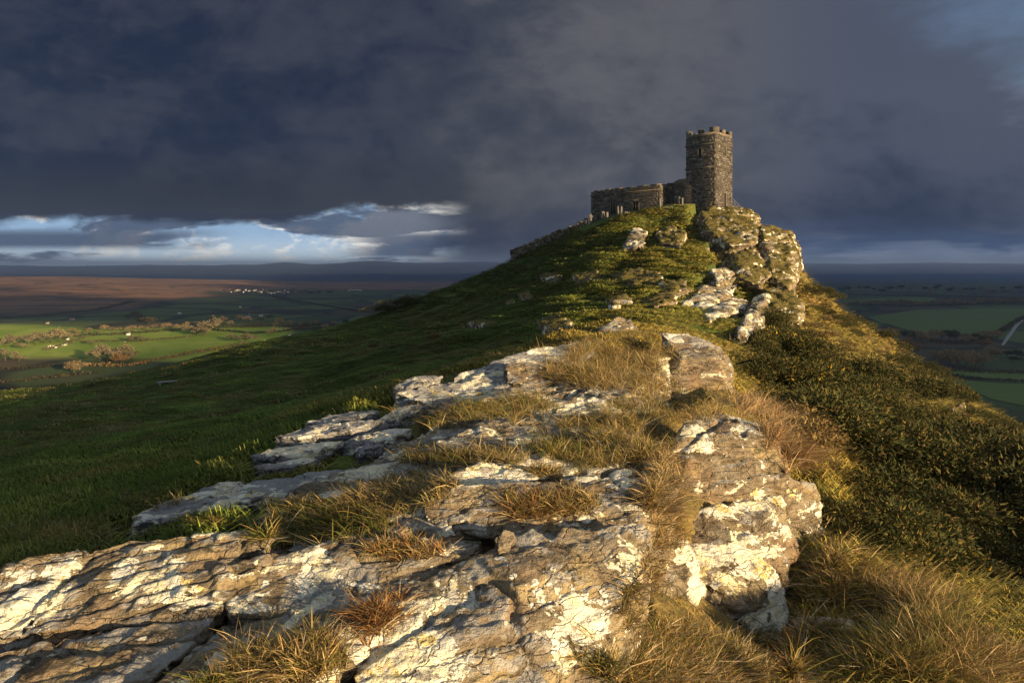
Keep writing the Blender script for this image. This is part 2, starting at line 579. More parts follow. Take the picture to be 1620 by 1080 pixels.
CPZ = [  # px, Z, distance : the hidden far side of the hill
    (-500, -24, 100), (0, -21, 100), (420, -17, 105), (720, -11, 110), (860, -5.5, 115), (1050, 5.2, 100), (1150, 3.0, 102), (1258, -9, 108), (1400, -19, 100), (1600, -25, 95), (2000, -34, 90),
    (-500, -48, 170), (100, -47, 170), (600, -44, 175), (1050, -34, 180), (1400, -46, 170), (2000, -55, 160),
    (-500, -80, 270), (0, -80, 270), (420, -80, 270), (860, -80, 275), (1200, -80, 275), (1600, -80, 270), (2000, -80, 270),
]
CP = [(a, b, c * (1.2 if a < 760 and 12 < c < 62 else 1.0)) for a, b, c in CP]
_u = np.array([(a - HX) / F for a, b, c in CP] + [(a - HX) / F for a, b, c in CPZ])
_v = np.log(np.array([c for a, b, c in CP] + [c for a, b, c in CPZ]))
_e = np.array([(HY - b) / F for a, b, c in CP] + [b / c for a, b, c in CPZ])
US = 1.6


def _phi(r2):
    return 0.5 * r2 * np.log(r2 + 1e-12)


_A = np.stack([_u * US, _v], 1)
_n = len(_A)
_K = _phi(((_A[:, None] - _A[None]) ** 2).sum(-1)) + np.eye(_n) * 0.002
_Q = np.concatenate([np.ones((_n, 1)), _A], 1)
_M = np.block([[_K, _Q], [_Q.T, np.zeros((3, 3))]])
_W = np.linalg.solve(_M, np.concatenate([_e, np.zeros(3)]))


def tps(u, v):
    q = np.stack([u * US, v], 1)
    out = np.empty(len(q))
    for s in range(0, len(q), 20000):
        b = q[s:s + 20000]
        out[s:s + 20000] = _phi(((b[:, None] - _A[None]) ** 2).sum(-1)) @ _W[:_n] + _W[_n] + b @ _W[_n + 1:]
    return out


# ------------------------------------------------------------------ rocks
NS = np.array([-0.17, 0.33, 0.93])
NS /= np.linalg.norm(NS)


def S(px, py, out):
    """a point on the bare tor seen at that pixel, standing proud of it by so many metres"""
    ys = np.geomspace(14, 105, 500)
    e = tps(np.full(500, (px - HX) / F), np.log(ys))
    k = np.nonzero(e >= (HY - py) / F)[0]
    y = ys[k[0]] if len(k) else ys[np.argmax(e)]
    return P(px, py, y - out)


def hull_arrays(pts):
    bm = bmesh.new()
    for p in pts:
        bm.verts.new(p)
    r = bmesh.ops.convex_hull(bm, input=bm.verts)
    junk = [e for e in r['geom_interior'] if isinstance(e, bmesh.types.BMVert)]
    bmesh.ops.delete(bm, geom=junk, context='VERTS')
    return bm


SOLIDS = []          # near rocks, for laying grass on them


def rock(name, hulls, voxel, amp, label, seed=0, m=None, strata=1.0, layer=0.07, ns=NS, cat='rock', group=None, soft=1, freq=None):
    me = bpy.data.meshes.new('tmp')
    allbm = bmesh.new()
    for pts in hulls:
        b = hull_arrays(pts)
        t = bpy.data.meshes.new('t')
        b.to_mesh(t)
        b.free()
        allbm.from_mesh(t)
        bpy.data.meshes.remove(t)
    allbm.to_mesh(me)
    allbm.free()
    o = bpy.data.objects.new('tmp', me)
    COL.objects.link(o)
    r = o.modifiers.new('r', 'REMESH')
    r.mode = 'VOXEL'
    r.voxel_size = voxel
    s = o.modifiers.new('s', 'SMOOTH')
    s.factor = 0.5
    s.iterations = soft
    dg = bpy.context.evaluated_depsgraph_get()
    em = o.evaluated_get(dg).to_mesh()
    n = len(em.vertices)
    v = np.empty(n * 3, np.float32)
    nr = np.empty(n * 3, np.float32)
    em.vertices.foreach_get('co', v)
    em.vertex_normals.foreach_get('vector', nr)
    v = v.reshape(-1, 3).astype(float)
    nr = nr.reshape(-1, 3).astype(float)
    nf = len(em.polygons)
    lt = np.empty(nf, np.int32)
    em.polygons.foreach_get('loop_total', lt)
    li = np.empty(len(em.loops), np.int32)
    em.loops.foreach_get('vertex_index', li)
    assert (lt == 4).all()
    q = li.reshape(-1, 4)
    o.evaluated_get(dg).to_mesh_clear()
    bpy.data.objects.remove(o)
    bpy.data.meshes.remove(me)
    so = np.array([seed * 3.7, seed * 1.3, seed * 5.1])
    f = freq or 1.0 / amp * 0.06                    # feature frequency follows the rock's size
    p = v + so
    warp = np.stack([perlin(p * f * 0.9), perlin(p * f * 0.9 + 40), perlin(p * f * 0.9 + 80)], 1)
    pw = p + warp * 0.25 / f
    d = 0.9 * fbm(p * f * 1.1, 3)
    # bedding: each layer stands out or back by its own amount, edges sharp
    sl = (p @ ns) / layer + 1.1 * fbm(p * f * 0.8 + 7, 3) + 0.35 * fbm(p * f * 4, 2)
    k = np.floor(sl)
    fr = sl - k
    h0 = perlin(np.stack([k * 7.31, pw[:, 0] * f * 0.9, pw[:, 1] * f * 0.9], 1))
    h1 = perlin(np.stack([(k + 1) * 7.31, pw[:, 0] * f * 0.9, pw[:, 1] * f * 0.9], 1))
    lay = h0 + (h1 - h0) * sst(fr, 0.78, 1.0) - 0.7 * np.exp(-((fr - 0.86) / 0.09) ** 2)
    side = 1 - np.abs(nr @ ns) * 0.75
    d = d + strata * 1.0 * lay * side
    # flaky steps on the bedding surfaces
    fl = fbm(pw * f * np.array([1.3, 1.3, 1.3]) + 21, 4) * 4.0
    flk = np.floor(fl) + sst(fl - np.floor(fl), 0.80, 1.0)
    d = d + 0.28 * strata * flk
    # joints: narrow grooves
    jn = fbm(pw * f * 0.8 + 60, 3)
    d = d - 0.8 * np.exp(-(jn / 0.035) ** 2)
    d = d + 0.55 * (0.25 - np.abs(fbm(p * f * 2.6 + 33, 3))) + 0.30 * (0.2 - np.abs(fbm(p * f * 7, 3))) + 0.14 * fbm(p * f * 18, 2)
    v = v + nr * (d * amp)[:, None]
    vv, c = split_loc(v)
    me = mesh_from(name, vv, q, None, [m or M_ROCK], True)
    ob = obj(name, me, None, c)
    tag(ob, label, cat, group)
    SOLIDS.append((v, q))
    return ob


def slab(top, down):
    top = np.array(top)
    return np.concatenate([top, top + np.array(down)])


def build_rocks():
    # --- front
    rock('rock_ledge', [slab([P(-90, 945, 3.4), P(60, 872, 3.66), P(210, 842, 3.8), P(420, 838, 3.76), P(436, 868, 3.6), P(345, 928, 3.42), P(345, 962, 3.25), P(200, 985, 3.16), P(-90, 1012, 3.08)], (-.05, .1, -.5))],
         .0125, .050, 'thin-bedded pale ledges stacked at the left edge below the shaded turf', 1, strata=1.35, layer=.055)
    rock('rock_ledge', [slab([P(-90, 1045, 2.98), P(100, 1003, 3.1), P(215, 985, 3.16), P(335, 982, 3.2), P(300, 1022, 2.98), P(205, 1110, 2.62), P(-90, 1150, 2.55)], (-.05, .1, -.5))],
         .0115, .042, 'white-crusted ledge in the lowest left corner with grey bare patches', 2, layer=.07)
    rock('rock_slab', [slab([P(345, 938, 3.38), P(352, 905, 3.5), P(430, 875, 3.62), P(545, 848, 3.78), P(605, 858, 3.78), P(768, 850, 3.88), P(748, 878, 3.62), P(600, 922, 3.42), P(430, 970, 3.22), P(362, 970, 3.22)], (-.03, .15, -.45))],
         .0125, .034, 'smooth brown slab with a rounded left nose and cream lichen rim', 3, strata=.75, layer=.11)
    rock('rock_slab', [slab([P(350, 982, 3.14), P(440, 966, 3.2), P(600, 918, 3.42), P(765, 866, 3.72), P(742, 890, 3.55), P(640, 937, 3.32), P(560, 988, 3.12), P(520, 1035, 2.93), P(475, 1110, 2.58), P(215, 1115, 2.55)], (-.03, .15, -.45))],
         .0115, .034, 'long golden slab under the rounded brown one, tapering up to the right', 4, strata=.8, layer=.09)
    rock('boulder', [slab([P(640, 945, 3.3), P(700, 897, 3.5), P(790, 874, 3.58), P(838, 840, 3.8), P(1018, 824, 3.98), P(1034, 845, 3.9), P(1030, 895, 3.7), P(985, 985, 3.34), P(880, 1100, 2.86), P(700, 1130, 2.62), P(555, 1130, 2.55), P(558, 1012, 2.95), P(830, 925, 3.28)], (.0, .25, -.7))],
         .0125, .042, 'big front boulder, grey-crusted and shaded left, golden on its right face', 5, strata=.8, layer=.12)
    rock('stone', [slab([P(782, 850, 3.62), P(800, 836, 3.7), P(815, 842, 3.7), P(810, 866, 3.58), P(786, 874, 3.55)], (0, .05, -.15))],
         .008, .014, 'small pale stone wedged in the crack above the big front boulder', 6, layer=.05)
    rock('rock', [slab([P(872, 1110, 2.88), P(905, 1060, 3.0), P(962, 1015, 3.2), P(985, 1045, 3.12), P(985, 1120, 2.9)], (0, .1, -.6))],
         .011, .03, 'low speckled block at the foot of the big front boulder', 7, layer=.10)
    rock('rock_slab', [[P(662, 792, 4.25), P(725, 768, 4.42), P(850, 757, 4.55), P(960, 754, 4.62), P(1036, 769, 4.5), P(1038, 800, 4.3), P(672, 826, 4.15), P(760, 848, 4.02), P(880, 846, 4.04), P(1000, 834, 4.12),
                        P(672, 880, 4.3), P(1030, 880, 4.4), P(700, 830, 5.2), P(1040, 830, 5.2)]],
         .0135, .034, 'dark flat-faced ledge with a white top edge, above the big front boulder', 8, strata=1.2, layer=.075)
    rock('rock_slab', [slab([P(690, 755, 4.8), P(760, 732, 5.05), P(885, 735, 5.15), P(892, 752, 4.95), P(720, 779, 4.58)], (0, .1, -.3))],
         .016, .035, 'flaky white slab lying behind the dark flat-faced ledge', 9, strata=1.3, layer=.05)
    rock('bedrock', [slab([P(400, 872, 3.95), P(640, 846, 4.05), P(1035, 838, 4.4), P(1062, 800, 5.0), P(1062, 715, 6.2), P(970, 652, 8.2), P(690, 672, 7.6), P(545, 742, 6.1), P(420, 806, 4.9)], (0, .1, -.7)),
                     slab([P(960, 655, 8.2), P(1062, 655, 9.3), P(1060, 565, 12.2), P(935, 553, 12.8), P(760, 632, 9.5), P(680, 672, 7.6)], (0, .1, -.8))],
         .030, .075, 'broad low bedrock under the slabs of the ridge, patched with dry grass', 28, M_ROCK2, strata=1.5, layer=.085)
    # --- right-hand blocks above the drop
    rock('boulder', [[P(1082, 664, 7.3), P(1130, 651, 7.7), P(1200, 668, 7.6), P(1230, 694, 7.2), P(1172, 684, 6.95), P(1072, 692, 7.0), P(1046, 750, 6.7), P(1090, 806, 6.6), P(1200, 812, 6.6), P(1248, 748, 6.9),
                      P(1060, 830, 7.2), P(1250, 830, 7.4), P(1080, 760, 8.4), P(1230, 760, 8.4)]],
         .021, .055, 'square brown block with a dark shaded top, standing over the drop', 10, strata=.8, layer=.16)
    rock('rock_wall', [[P(1078, 814, 6.35), P(1140, 797, 6.55), P(1236, 782, 6.75), P(1262, 860, 6.5), P(1238, 996, 5.75), P(1195, 965, 5.6), P(1130, 930, 5.6), P(1085, 900, 5.8), P(1238, 1050, 5.75), P(1100, 1060, 5.6), P(1240, 1080, 6.4), P(1200, 850, 8.0)],
                       [P(1036, 880, 5.35), P(1085, 850, 5.7), P(1120, 930, 5.55), P(1060, 975, 5.1), P(1000, 1010, 4.7), P(995, 1090, 4.4), P(1100, 1060, 5.3), P(1060, 880, 6.4), P(985, 930, 4.9)]],
         .021, .055, 'white-streaked rock wall dropping below the square brown block', 11, M_ROCK5, strata=.9, layer=.2, ns=np.array([-.1, -.3, .95]))
    rock('rock_pinnacle', [[P(1240, 752, 7.15), P(1270, 752, 7.3), P(1292, 760, 7.4), P(1306, 792, 7.3), P(1305, 862, 7.1), P(1284, 930, 6.7), P(1250, 985, 6.3), P(1300, 960, 7.6), P(1260, 860, 8.2), P(1232, 830, 6.9)]],
         .022, .06, 'knobbly grey buttress at the outer right edge of the rocks', 12, strata=.9, layer=.22, ns=np.array([.3, -.1, .95]))
    rock('rock', [slab([P(1245, 968, 5.45), P(1300, 970, 5.5), P(1368, 988, 5.4), P(1350, 1012, 5.1), P(1268, 1022, 5.0)], (0, .1, -.3))],
         .018, .045, 'low jagged rock in dark grass at the foot of the drop', 13, strata=1.1, layer=.07)
    rock('stone', [slab([P(1238, 1048, 3.98), P(1256, 1044, 4.0), P(1272, 1062, 3.95), P(1266, 1074, 3.9), P(1246, 1066, 3.9)], (0, .02, -.15))],
         .008, .012, 'small white stone in the long grass at the bottom', 14, layer=.04)
    # --- middle
    m2 = M_ROCK2
    rock('boulder', [[P(1045, 524, 13.2), P(1090, 526, 13.2), P(1140, 547, 12.8), P(1160, 582, 12.3), P(1078, 562, 12.0), P(1130, 570, 11.9), P(1060, 642, 11.6), P(1158, 640, 11.8), P(1042, 610, 11.9),
                      P(1050, 680, 12.4), P(1160, 680, 12.6), P(1050, 580, 14.4), P(1150, 590, 14.4)]],
         .036, .085, 'large upright boulder with a white-lichen cap, end of the near ridge', 15, m2, strata=.7, layer=.3)
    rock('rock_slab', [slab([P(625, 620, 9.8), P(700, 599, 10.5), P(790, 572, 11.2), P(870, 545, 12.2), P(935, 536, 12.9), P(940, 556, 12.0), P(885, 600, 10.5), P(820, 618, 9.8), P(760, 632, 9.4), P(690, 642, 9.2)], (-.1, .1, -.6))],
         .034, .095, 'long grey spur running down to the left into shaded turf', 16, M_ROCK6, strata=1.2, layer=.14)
    rock('rock', [slab([P(798, 572, 10.55), P(870, 564, 10.8), P(897, 575, 10.6), P(882, 600, 10.1), P(830, 614, 9.85), P(800, 602, 10.0)], (0, .1, -.5))],
         .027, .07, 'stepped pale block on the crest of the long grey spur', 17, m2, strata=1.2, layer=.12)
    rock('rock', [slab([P(905, 604, 9.9), P(930, 590, 10.3), P(975, 588, 10.4), P(1000, 600, 10.2), P(960, 612, 9.8)], (0, .1, -.3))],
         .025, .05, 'pale rock half buried in dry grass left of the capped boulder', 18, m2, layer=.1)
    rock('rock_slab', [slab([P(876, 642, 8.55), P(905, 630, 8.9), P(1010, 626, 9.0), P(1016, 640, 8.75), P(960, 662, 8.3), P(880, 666, 8.2)], (0, .1, -.45))],
         .024, .055, 'dark low block with a lit right end among dry tussocks', 19, m2, strata=1.0, layer=.12)
    rock('rock_slab', [slab([P(690, 697, 6.5), P(760, 668, 7.2), P(850, 662, 7.4), P(905, 676, 7.2), P(885, 692, 6.75), P(780, 712, 6.3), P(700, 710, 6.3)], (0, .1, -.35))],
         .02, .055, 'flaky white slab in the middle of the ridge between grass strips', 20, m2, strata=1.4, layer=.07)
    rock('rock_slab', [slab([P(925, 690, 6.5), P(975, 678, 6.8), P(1010, 684, 6.8), P(1000, 700, 6.4), P(940, 702, 6.3)], (0, .1, -.25))],
         .018, .04, 'short white slab almost covered by tussock grass', 21, m2, strata=1.2, layer=.06)
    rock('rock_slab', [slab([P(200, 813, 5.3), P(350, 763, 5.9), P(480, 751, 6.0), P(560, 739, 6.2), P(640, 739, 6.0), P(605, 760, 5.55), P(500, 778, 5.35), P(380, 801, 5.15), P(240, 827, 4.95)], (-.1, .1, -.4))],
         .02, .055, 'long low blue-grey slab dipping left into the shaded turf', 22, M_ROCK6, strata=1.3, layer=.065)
    strips = [(520, 678, 90, 14, 8.0), (470, 712, 75, 12, 7.4), (600, 690, 55, 14, 7.6), (540, 662, 60, 10, 8.8), (455, 735, 55, 8, 6.9), (640, 652, 40, 14, 8.6), (590, 706, 26, 7, 7.2), (370, 790, 60, 8, 5.5), (660, 605, 40, 10, 10.4)]
    for i, (px, py, w, h, Y) in enumerate(sorted(strips)):
        py -= 4
        h *= .7
        t = [P(px - w, py + h * 1.6, Y - .15), P(px - w * .4, py - h * .2, Y + .15), P(px + w * .6, py - h * 1.2, Y + .3), P(px + w, py - h * 1.1, Y + .2), P(px + w * .4, py + h * .5, Y - .2), P(px - w * .5, py + h * 1.8, Y - .3)]
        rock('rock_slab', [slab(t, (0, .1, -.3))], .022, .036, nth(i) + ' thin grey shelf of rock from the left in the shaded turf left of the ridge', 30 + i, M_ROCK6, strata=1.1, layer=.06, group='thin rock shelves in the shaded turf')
    rock('rock', [slab([P(940, 524, 16.6), P(978, 497, 17.6), P(1000, 500, 17.6), P(1024, 522, 16.6), P(985, 526, 16.0)], (0, .3, -.7))],
         .05, .11, 'pale rock knob behind the near ridge, left of the capped boulder', 41, m2, layer=.25)
    global NEAR_ROCKS
    NEAR_ROCKS = len(SOLIDS)
    # --- on the mound
    m3 = M_ROCK3
    far = [
        ([S(1076, 484, 1.0), S(1112, 450, .2), S(1168, 449, .2), S(1155, 470, 1.0), S(1112, 492, 1.2)], .10, .26, 'broad pale outcrop on the mound above the green hollow'),
        ([S(1108, 496, 1.0), S(1160, 470, .3), S(1187, 477, .5), S(1165, 505, 1.1), S(1122, 507, 1.1)], .09, .22, 'blue-topped flat rock below the broad pale outcrop'),
        ([S(1160, 529, 1.2), S(1195, 472, .6), S(1222, 458, .3), S(1226, 490, 1.0), S(1190, 532, 1.4)], .09, .22, 'tall cream rock leaning right at the edge of the gorse'),
        ([S(1228, 508, 1.0), S(1250, 496, .6), S(1260, 540, 1.6), S(1234, 552, 1.6)], .10, .25, 'dark speckled crag at the edge of the slope under the summit'),
        ([S(1103, 336, .0), S(1135, 328, .0), S(1180, 334, .2), S(1198, 352, .8), S(1190, 385, 3.2), S(1150, 392, 3.4), S(1115, 368, 2.2)], .17, .60, 'lit summit crag directly under the church tower'),
        ([S(1196, 356, .5), S(1215, 372, .6), S(1242, 368, -3), S(1256, 396, 0), S(1260, 432, 1.5), S(1236, 462, 2.4), S(1212, 442, 2.4), S(1200, 402, 2.0)], .17, .66, 'steep mossy crag forming the right edge of the summit'),
        ([S(1150, 402, 1.0), S(1190, 396, 1.4), S(1212, 430, 2.2), S(1196, 455, 2.2), S(1160, 440, 1.6)], .14, .50, 'broken brown crag in the middle of the rocky face'),
        ([S(1198, 455, 1.4), S(1240, 455, 1.6), S(1258, 480, 1.8), S(1250, 520, 1.8), S(1215, 500, 1.6)], .13, .46, 'shaggy lower crag above the gorse, below the right edge'),
        ([S(983, 400, .8), S(1003, 362, .1), S(1022, 368, .2), S(1018, 394, 1.2)], .13, .36, 'pale rock in the turf below the church, left one of two'),
        ([S(1036, 372, .2), S(1060, 362, .0), S(1086, 374, .3), S(1076, 394, 1.2), S(1046, 390, 1.1)], .13, .36, 'brown rock in the turf below the church, right one of two'),
        ([S(960, 440, .3), S(1010, 430, .2), S(1040, 436, .2), S(1045, 456, .9), S(1000, 455, .9)], .11, .3, 'dark speckled rock band across the middle of the mound'),
        ([S(1036, 446, .3), S(1075, 446, .2), S(1092, 462, .8), S(1060, 470, .9)], .11, .3, 'speckled rock stepping down at the right end of the band'),
        ([S(903, 438, .3), S(945, 432, .2), S(952, 446, .7), S(912, 449, .7)], .11, .25, 'dark speckled rock at the left end of the band'),
        ([S(853, 438, .2), S(880, 432, .2), S(890, 442, .6), S(862, 446, .6)], .10, .22, 'dark low rock in the shaded turf left of the band'),
        ([S(1122, 432, .3), S(1150, 424, .2), S(1160, 446, 1.2), S(1132, 454, 1.2)], .13, .36, 'pale rock between the dark band and the broken crag'),
        ([S(1018, 478, .3), S(1055, 466, .2), S(1072, 480, .8), S(1035, 490, .9)], .09, .25, 'mossy rock at the foot of the mound'),
        ([S(958, 478, .2), S(985, 470, .2), S(1000, 484, .7), S(968, 492, .7)], .09, .24, 'mossy rock left of the one at the foot of the mound'),
        ([S(820, 471, .1), S(835, 466, .1), S(843, 474, .4), S(826, 479, .4)], .07, .15, 'small pale rock on the shaded left flank of the mound'),
        ([S(800, 481, .1), S(810, 478, .1), S(815, 484, .3), S(803, 487, .3)], .06, .12, 'tiny pale rock left of the small one on the shaded flank'),
        ([S(848, 512, .3), S(880, 500, .2), S(905, 516, .6), S(870, 532, .9)], .06, .16, 'golden mossy hummock of rock behind the long grey spur'),
        ([S(742, 516, .2), S(765, 511, .1), S(786, 516, .3), S(765, 520, .4)], .06, .12, 'low sunlit hump of rock alone on the shaded turf'),
        ([S(1500, 650, .4), S(1518, 642, .2), S(1526, 664, .9), S(1506, 672, .9)], .08, .2, 'small pale crag showing through the gorse far down the right slope'),
        ([S(1290, 642, .3), S(1306, 636, .2), S(1312, 662, .6), S(1296, 668, .6)], .05, .12, 'small yellow-green rock among gorse near the tawny grass'),
    ]
    for i, (top, vx, am, lab) in enumerate(far):
        big = i in (4, 5, 6, 7)
        if not big and i >= 3:
            top = [np.array(p) + np.array([0, -.35, .30]) * min(1, p[1] / 45) for p in top]
        if big:
            top = [np.array(p) + np.array([0.1, -1.0, .1]) for p in top]
        rock('crag' if big else 'rock', [slab(top, (-.5, 4.5, -2.5) if big else (0.05, 1.2, -1.2))], vx, am, lab, 60 + i, M_ROCK4 if i < 3 or i in (8, 14) else m3, strata=.45 if big else .8, layer=am * (3.1 if big else 2.2), ns=np.array([-.45, .2, .87]) if big else NS, freq=.36 if big else .42, cat='crag' if big else 'rock')


build_rocks()
def hill_masks(X, Y, Z):
    u = X / Y
    p = np.stack([X, Y, Z], 1)
    n = fbm(p * 0.12, 4)
    # rock showing through on the crag under the tower and along its right edge
    crag = sst(Y, 38, 60) * sst(u, 0.24, 0.33) * sst(u, 0.44, 0.40) * sst(Z, -6, 0)
    rk = np.clip(crag * (0.72 + 0.9 * fbm(p * 0.45, 3)) + 0.55 * sst(fbm(p * np.array([0.35, 0.35, 0.8]) + 31, 3), 0.28, 0.5) * sst(Y, 22, 35) * sst(u, 0.0, 0.12), 0, 1)
    ridge = np.exp(-((u - 0.13 - 0.06 * np.log(np.maximum(Y, 1) / 5)) / 0.30) ** 2) * sst(Y, 26, 12)
    dry = np.clip(0.85 * ridge + 0.25 * sst(Y, 20, 6) + 0.35 * sst(u, 0.2, 0.4) + 0.1 * n + 0.15 * sst(Y, 25, 60) * sst(u, 0.05, 0.2), 0, 1)
    edge = 0.40 + 0.05 * np.sin(Y * 0.2)
    heath = sst(u, 0.33, edge) * sst(Y, 5, 9)
    return rk, dry, heath


def build_hill():
    nu, nv = 580, 380
    uu = np.linspace(-1.35, 1.25, nu)
    vv = np.linspace(math.log(1.0), math.log(275), nv)
    U, V = np.meshgrid(uu, vv)
    U, V = U.ravel(), V.ravel()
    Y = np.exp(V)
    X = U * Y
    Z = tps(U, V) * Y
    p = np.stack([X, Y, Z * 0.3], 1)
    amp = sst(Y, 2, 7)
    d = 0.10 * fbm(p * 0.9, 4) * amp + 0.55 * fbm(p * 0.16, 4) * sst(Y, 8, 22) + 0.22 * fbm(p * 0.5 + 9, 3) * sst(Y, 6, 14)
    # hummocks and small terraces on the mound
    md = sst(Y, 22, 40) * sst(U, 0.02, 0.14)
    d += md * (0.9 * fbm(p * np.array([0.22, 0.22, 0.5]) + 5, 4) + 0.25 * np.abs(fbm(p * 0.7 + 3, 3)))
    crag = sst(Y, 40, 60) * sst(U, 0.26, 0.33)
    d += crag * (1.3 * fbm(p * 0.3 + 50, 4) + 0.8 * np.abs(fbm(p * 0.55 + 2, 4)))
    flat = np.exp(-(((U - 0.25) / 0.13) ** 2 + ((Y - 82) / 6.5) ** 2) ** 2)
    d *= 1 - 0.92 * flat
    Z = Z + d
    # the ground lies below every rock that breaks through it, and falls away from its foot no faster than turf would
    near = SOLIDS
    n0, vs, qs = 0, [], []
    for v, q in near:
        vs.append(v)
        qs.append(q + n0)
        n0 += len(v)
    bv = BVHTree.FromPolygons(np.concatenate(vs).tolist(), np.concatenate(qs).tolist())
    for k in np.nonzero((Y > 1.8) & (Y < 80) & (U > -1.0) & (U < 0.7))[0]:
        hh = bv.ray_cast(Vector((X[k], Y[k], 5.0)), Vector((0, 0, -1)))[0]
        if hh is not None:
            Z[k] = min(Z[k], max(hh.z - 0.07 - 0.012 * Y[k], Z[k] - 0.17 - 0.035 * Y[k]))
    Zg, Xg, Yg = Z.reshape(nv, nu), X.reshape(nv, nu), Y.reshape(nv, nu)
    for it in range(60):
        for ax in (0, 1):
            for sh in (1, -1):
                Zn, Xn, Yn = np.roll(Zg, sh, ax), np.roll(Xg, sh, ax), np.roll(Yg, sh, ax)
                lim = Zn + (0.75 if ax else 0.55) * np.hypot(Xg - Xn, Yg - Yn)
                if ax == 0 and sh == 1:
                    lim[0] = 1e9
                elif ax == 0:
                    lim[-1] = 1e9
                elif sh == 1:
                    lim[:, 0] = 1e9
                else:
                    lim[:, -1] = 1e9
                lim[Yg > 22] = 1e9
                Zg = np.minimum(Zg, lim)
    Z = Zg.ravel()
    rk, dry, heath = hill_masks(X, Y, Z)
    i = np.arange(nu * nv).reshape(nv, nu)
    q = np.stack([i[:-1, :-1], i[:-1, 1:], i[1:, 1:], i[1:, :-1]], -1).reshape(-1, 4)
    v = np.stack([X, Y, Z], 1)
    me = mesh_from('hill', v, q, None, [M_HILL], True, np.stack([rk, dry, heath], 1))
    o = obj('hill', me)
    tag(o, 'grassy tor with a dark green flank and a craggy summit', None, None, 'structure')
    return v, q


HILL_V, HILL_Q = build_hill()
HILL_BVH = BVHTree.FromPolygons([tuple(x) for x in HILL_V], [tuple(x) for x in HILL_Q.tolist()])


def hill_z(x, y):
    h = HILL_BVH.ray_cast(Vector((x, y, 200)), Vector((0, 0, -1)))
    return h[0].z if h[0] is not None else None


# ------------------------------------------------------------------ the land below: fields, moor, far hills
def far_h(X, Y):
    u = X / Y
    p = np.stack([X, Y, np.zeros_like(X)], 1)
    Z = -64 - 6 * sst(u, 0.0, -0.4) + 5 * fbm(p / 420, 3) * sst(Y, 300, 900)
    moor = sst(Y, 900, 2250) * sst(Y, 3600, 2500) * sst(u, 0.02, -0.75)
    Z = Z + moor * 40 + 5 * fbm(p / 260 + 4, 3) * moor
    # sunlit field lies on a low swell facing the light
    Z = Z + 0.075 * np.clip(Y - 455 - 0.25 * (X + 330), -40, 230) * sst(u, -0.2, -0.36) * sst(Y, 900, 660) * sst(Y, 380, 460)
    hills = sst(Y, 4200, 9500)
    prof = 52 + 52 * np.exp(-((u + 0.21) / 0.06) ** 2) + 34 * np.exp(-((u + 0.33) / 0.03) ** 2) + 34 * np.exp(-((u + 0.03) / 0.08) ** 2) - 16 * sst(u, -0.3, -0.7) + 14 * sst(u, 0.35, 0.6)
    Z = Z + hills * (prof + 64 + 22 * fbm(np.stack([u * 9, np.log(Y) * 3, X * 0], 1), 3))
    # a swell of rougher ground on the right, mid distance
    Z = Z + 12 * sst(u, 0.3, 0.5) * sst(Y, 900, 1600) * sst(Y, 3500, 2200)
    return Z


def far_fn(g):
    pos = g.new('ShaderNodeNewGeometry').outputs['Position']
    at = g.new('ShaderNodeAttribute', attribute_name='tint').outputs['Color']
    moor, bright, dist = g.sep(at)
    w = g.vm('ADD', pos, g.vm('SCALE', g.noise(pos, 0.004, 3, 0.5, 0, True), 90))
    vc = g.voro(w, 0.0068, 'F1', 0.9, 'Color')
    ve = g.voro(w, 0.0068, 'DISTANCE_TO_EDGE', 0.9)
    r, gg, b = g.sep(vc)
    c = g.mix(g.ss(r, 0.2, 0.7), (0.045, 0.070, 0.020), (0.085, 0.120, 0.030))
    c = g.mix(g.ss(gg, 0.66, 0.7), c, (0.070, 0.056, 0.032))
    n = g.noise(pos, 0.02, 6, 0.6, 0.3)
    c = g.mix(g.ss(n, 0.5, 0.7), c, (0.050, 0.052, 0.024))
    c = g.mix(g.ss(ve, 0.07, 0.03), c, (0.020, 0.022, 0.012))
    nb = g.noise(g.map(pos, (0, 0, R(12)), (1, 3.2, 1)), 0.006, 7, 0.62, 0.4)
    mo = g.mix(g.ss(nb, 0.38, 0.62), (0.120, 0.064, 0.035), (0.300, 0.155, 0.072))
    mo = g.mix(g.ss(g.noise(pos, 0.016, 5, 0.6, 0.6), 0.56, 0.66), mo, (0.045, 0.034, 0.022))
    c = g.mix(moor, c, mo)
    bf = g.mix(g.ss(n, 0.4, 0.6), (0.165, 0.245, 0.026), (0.250, 0.305, 0.046))  # lush grass, lightened so its colour also carries the sunlit patch
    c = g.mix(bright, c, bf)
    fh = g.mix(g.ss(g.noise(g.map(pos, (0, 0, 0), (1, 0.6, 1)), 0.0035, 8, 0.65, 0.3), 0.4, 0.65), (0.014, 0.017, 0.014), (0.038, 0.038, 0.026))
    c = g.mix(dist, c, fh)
    return c, 0.95, None


M_FAR = mat('valley_fields', far_fn)


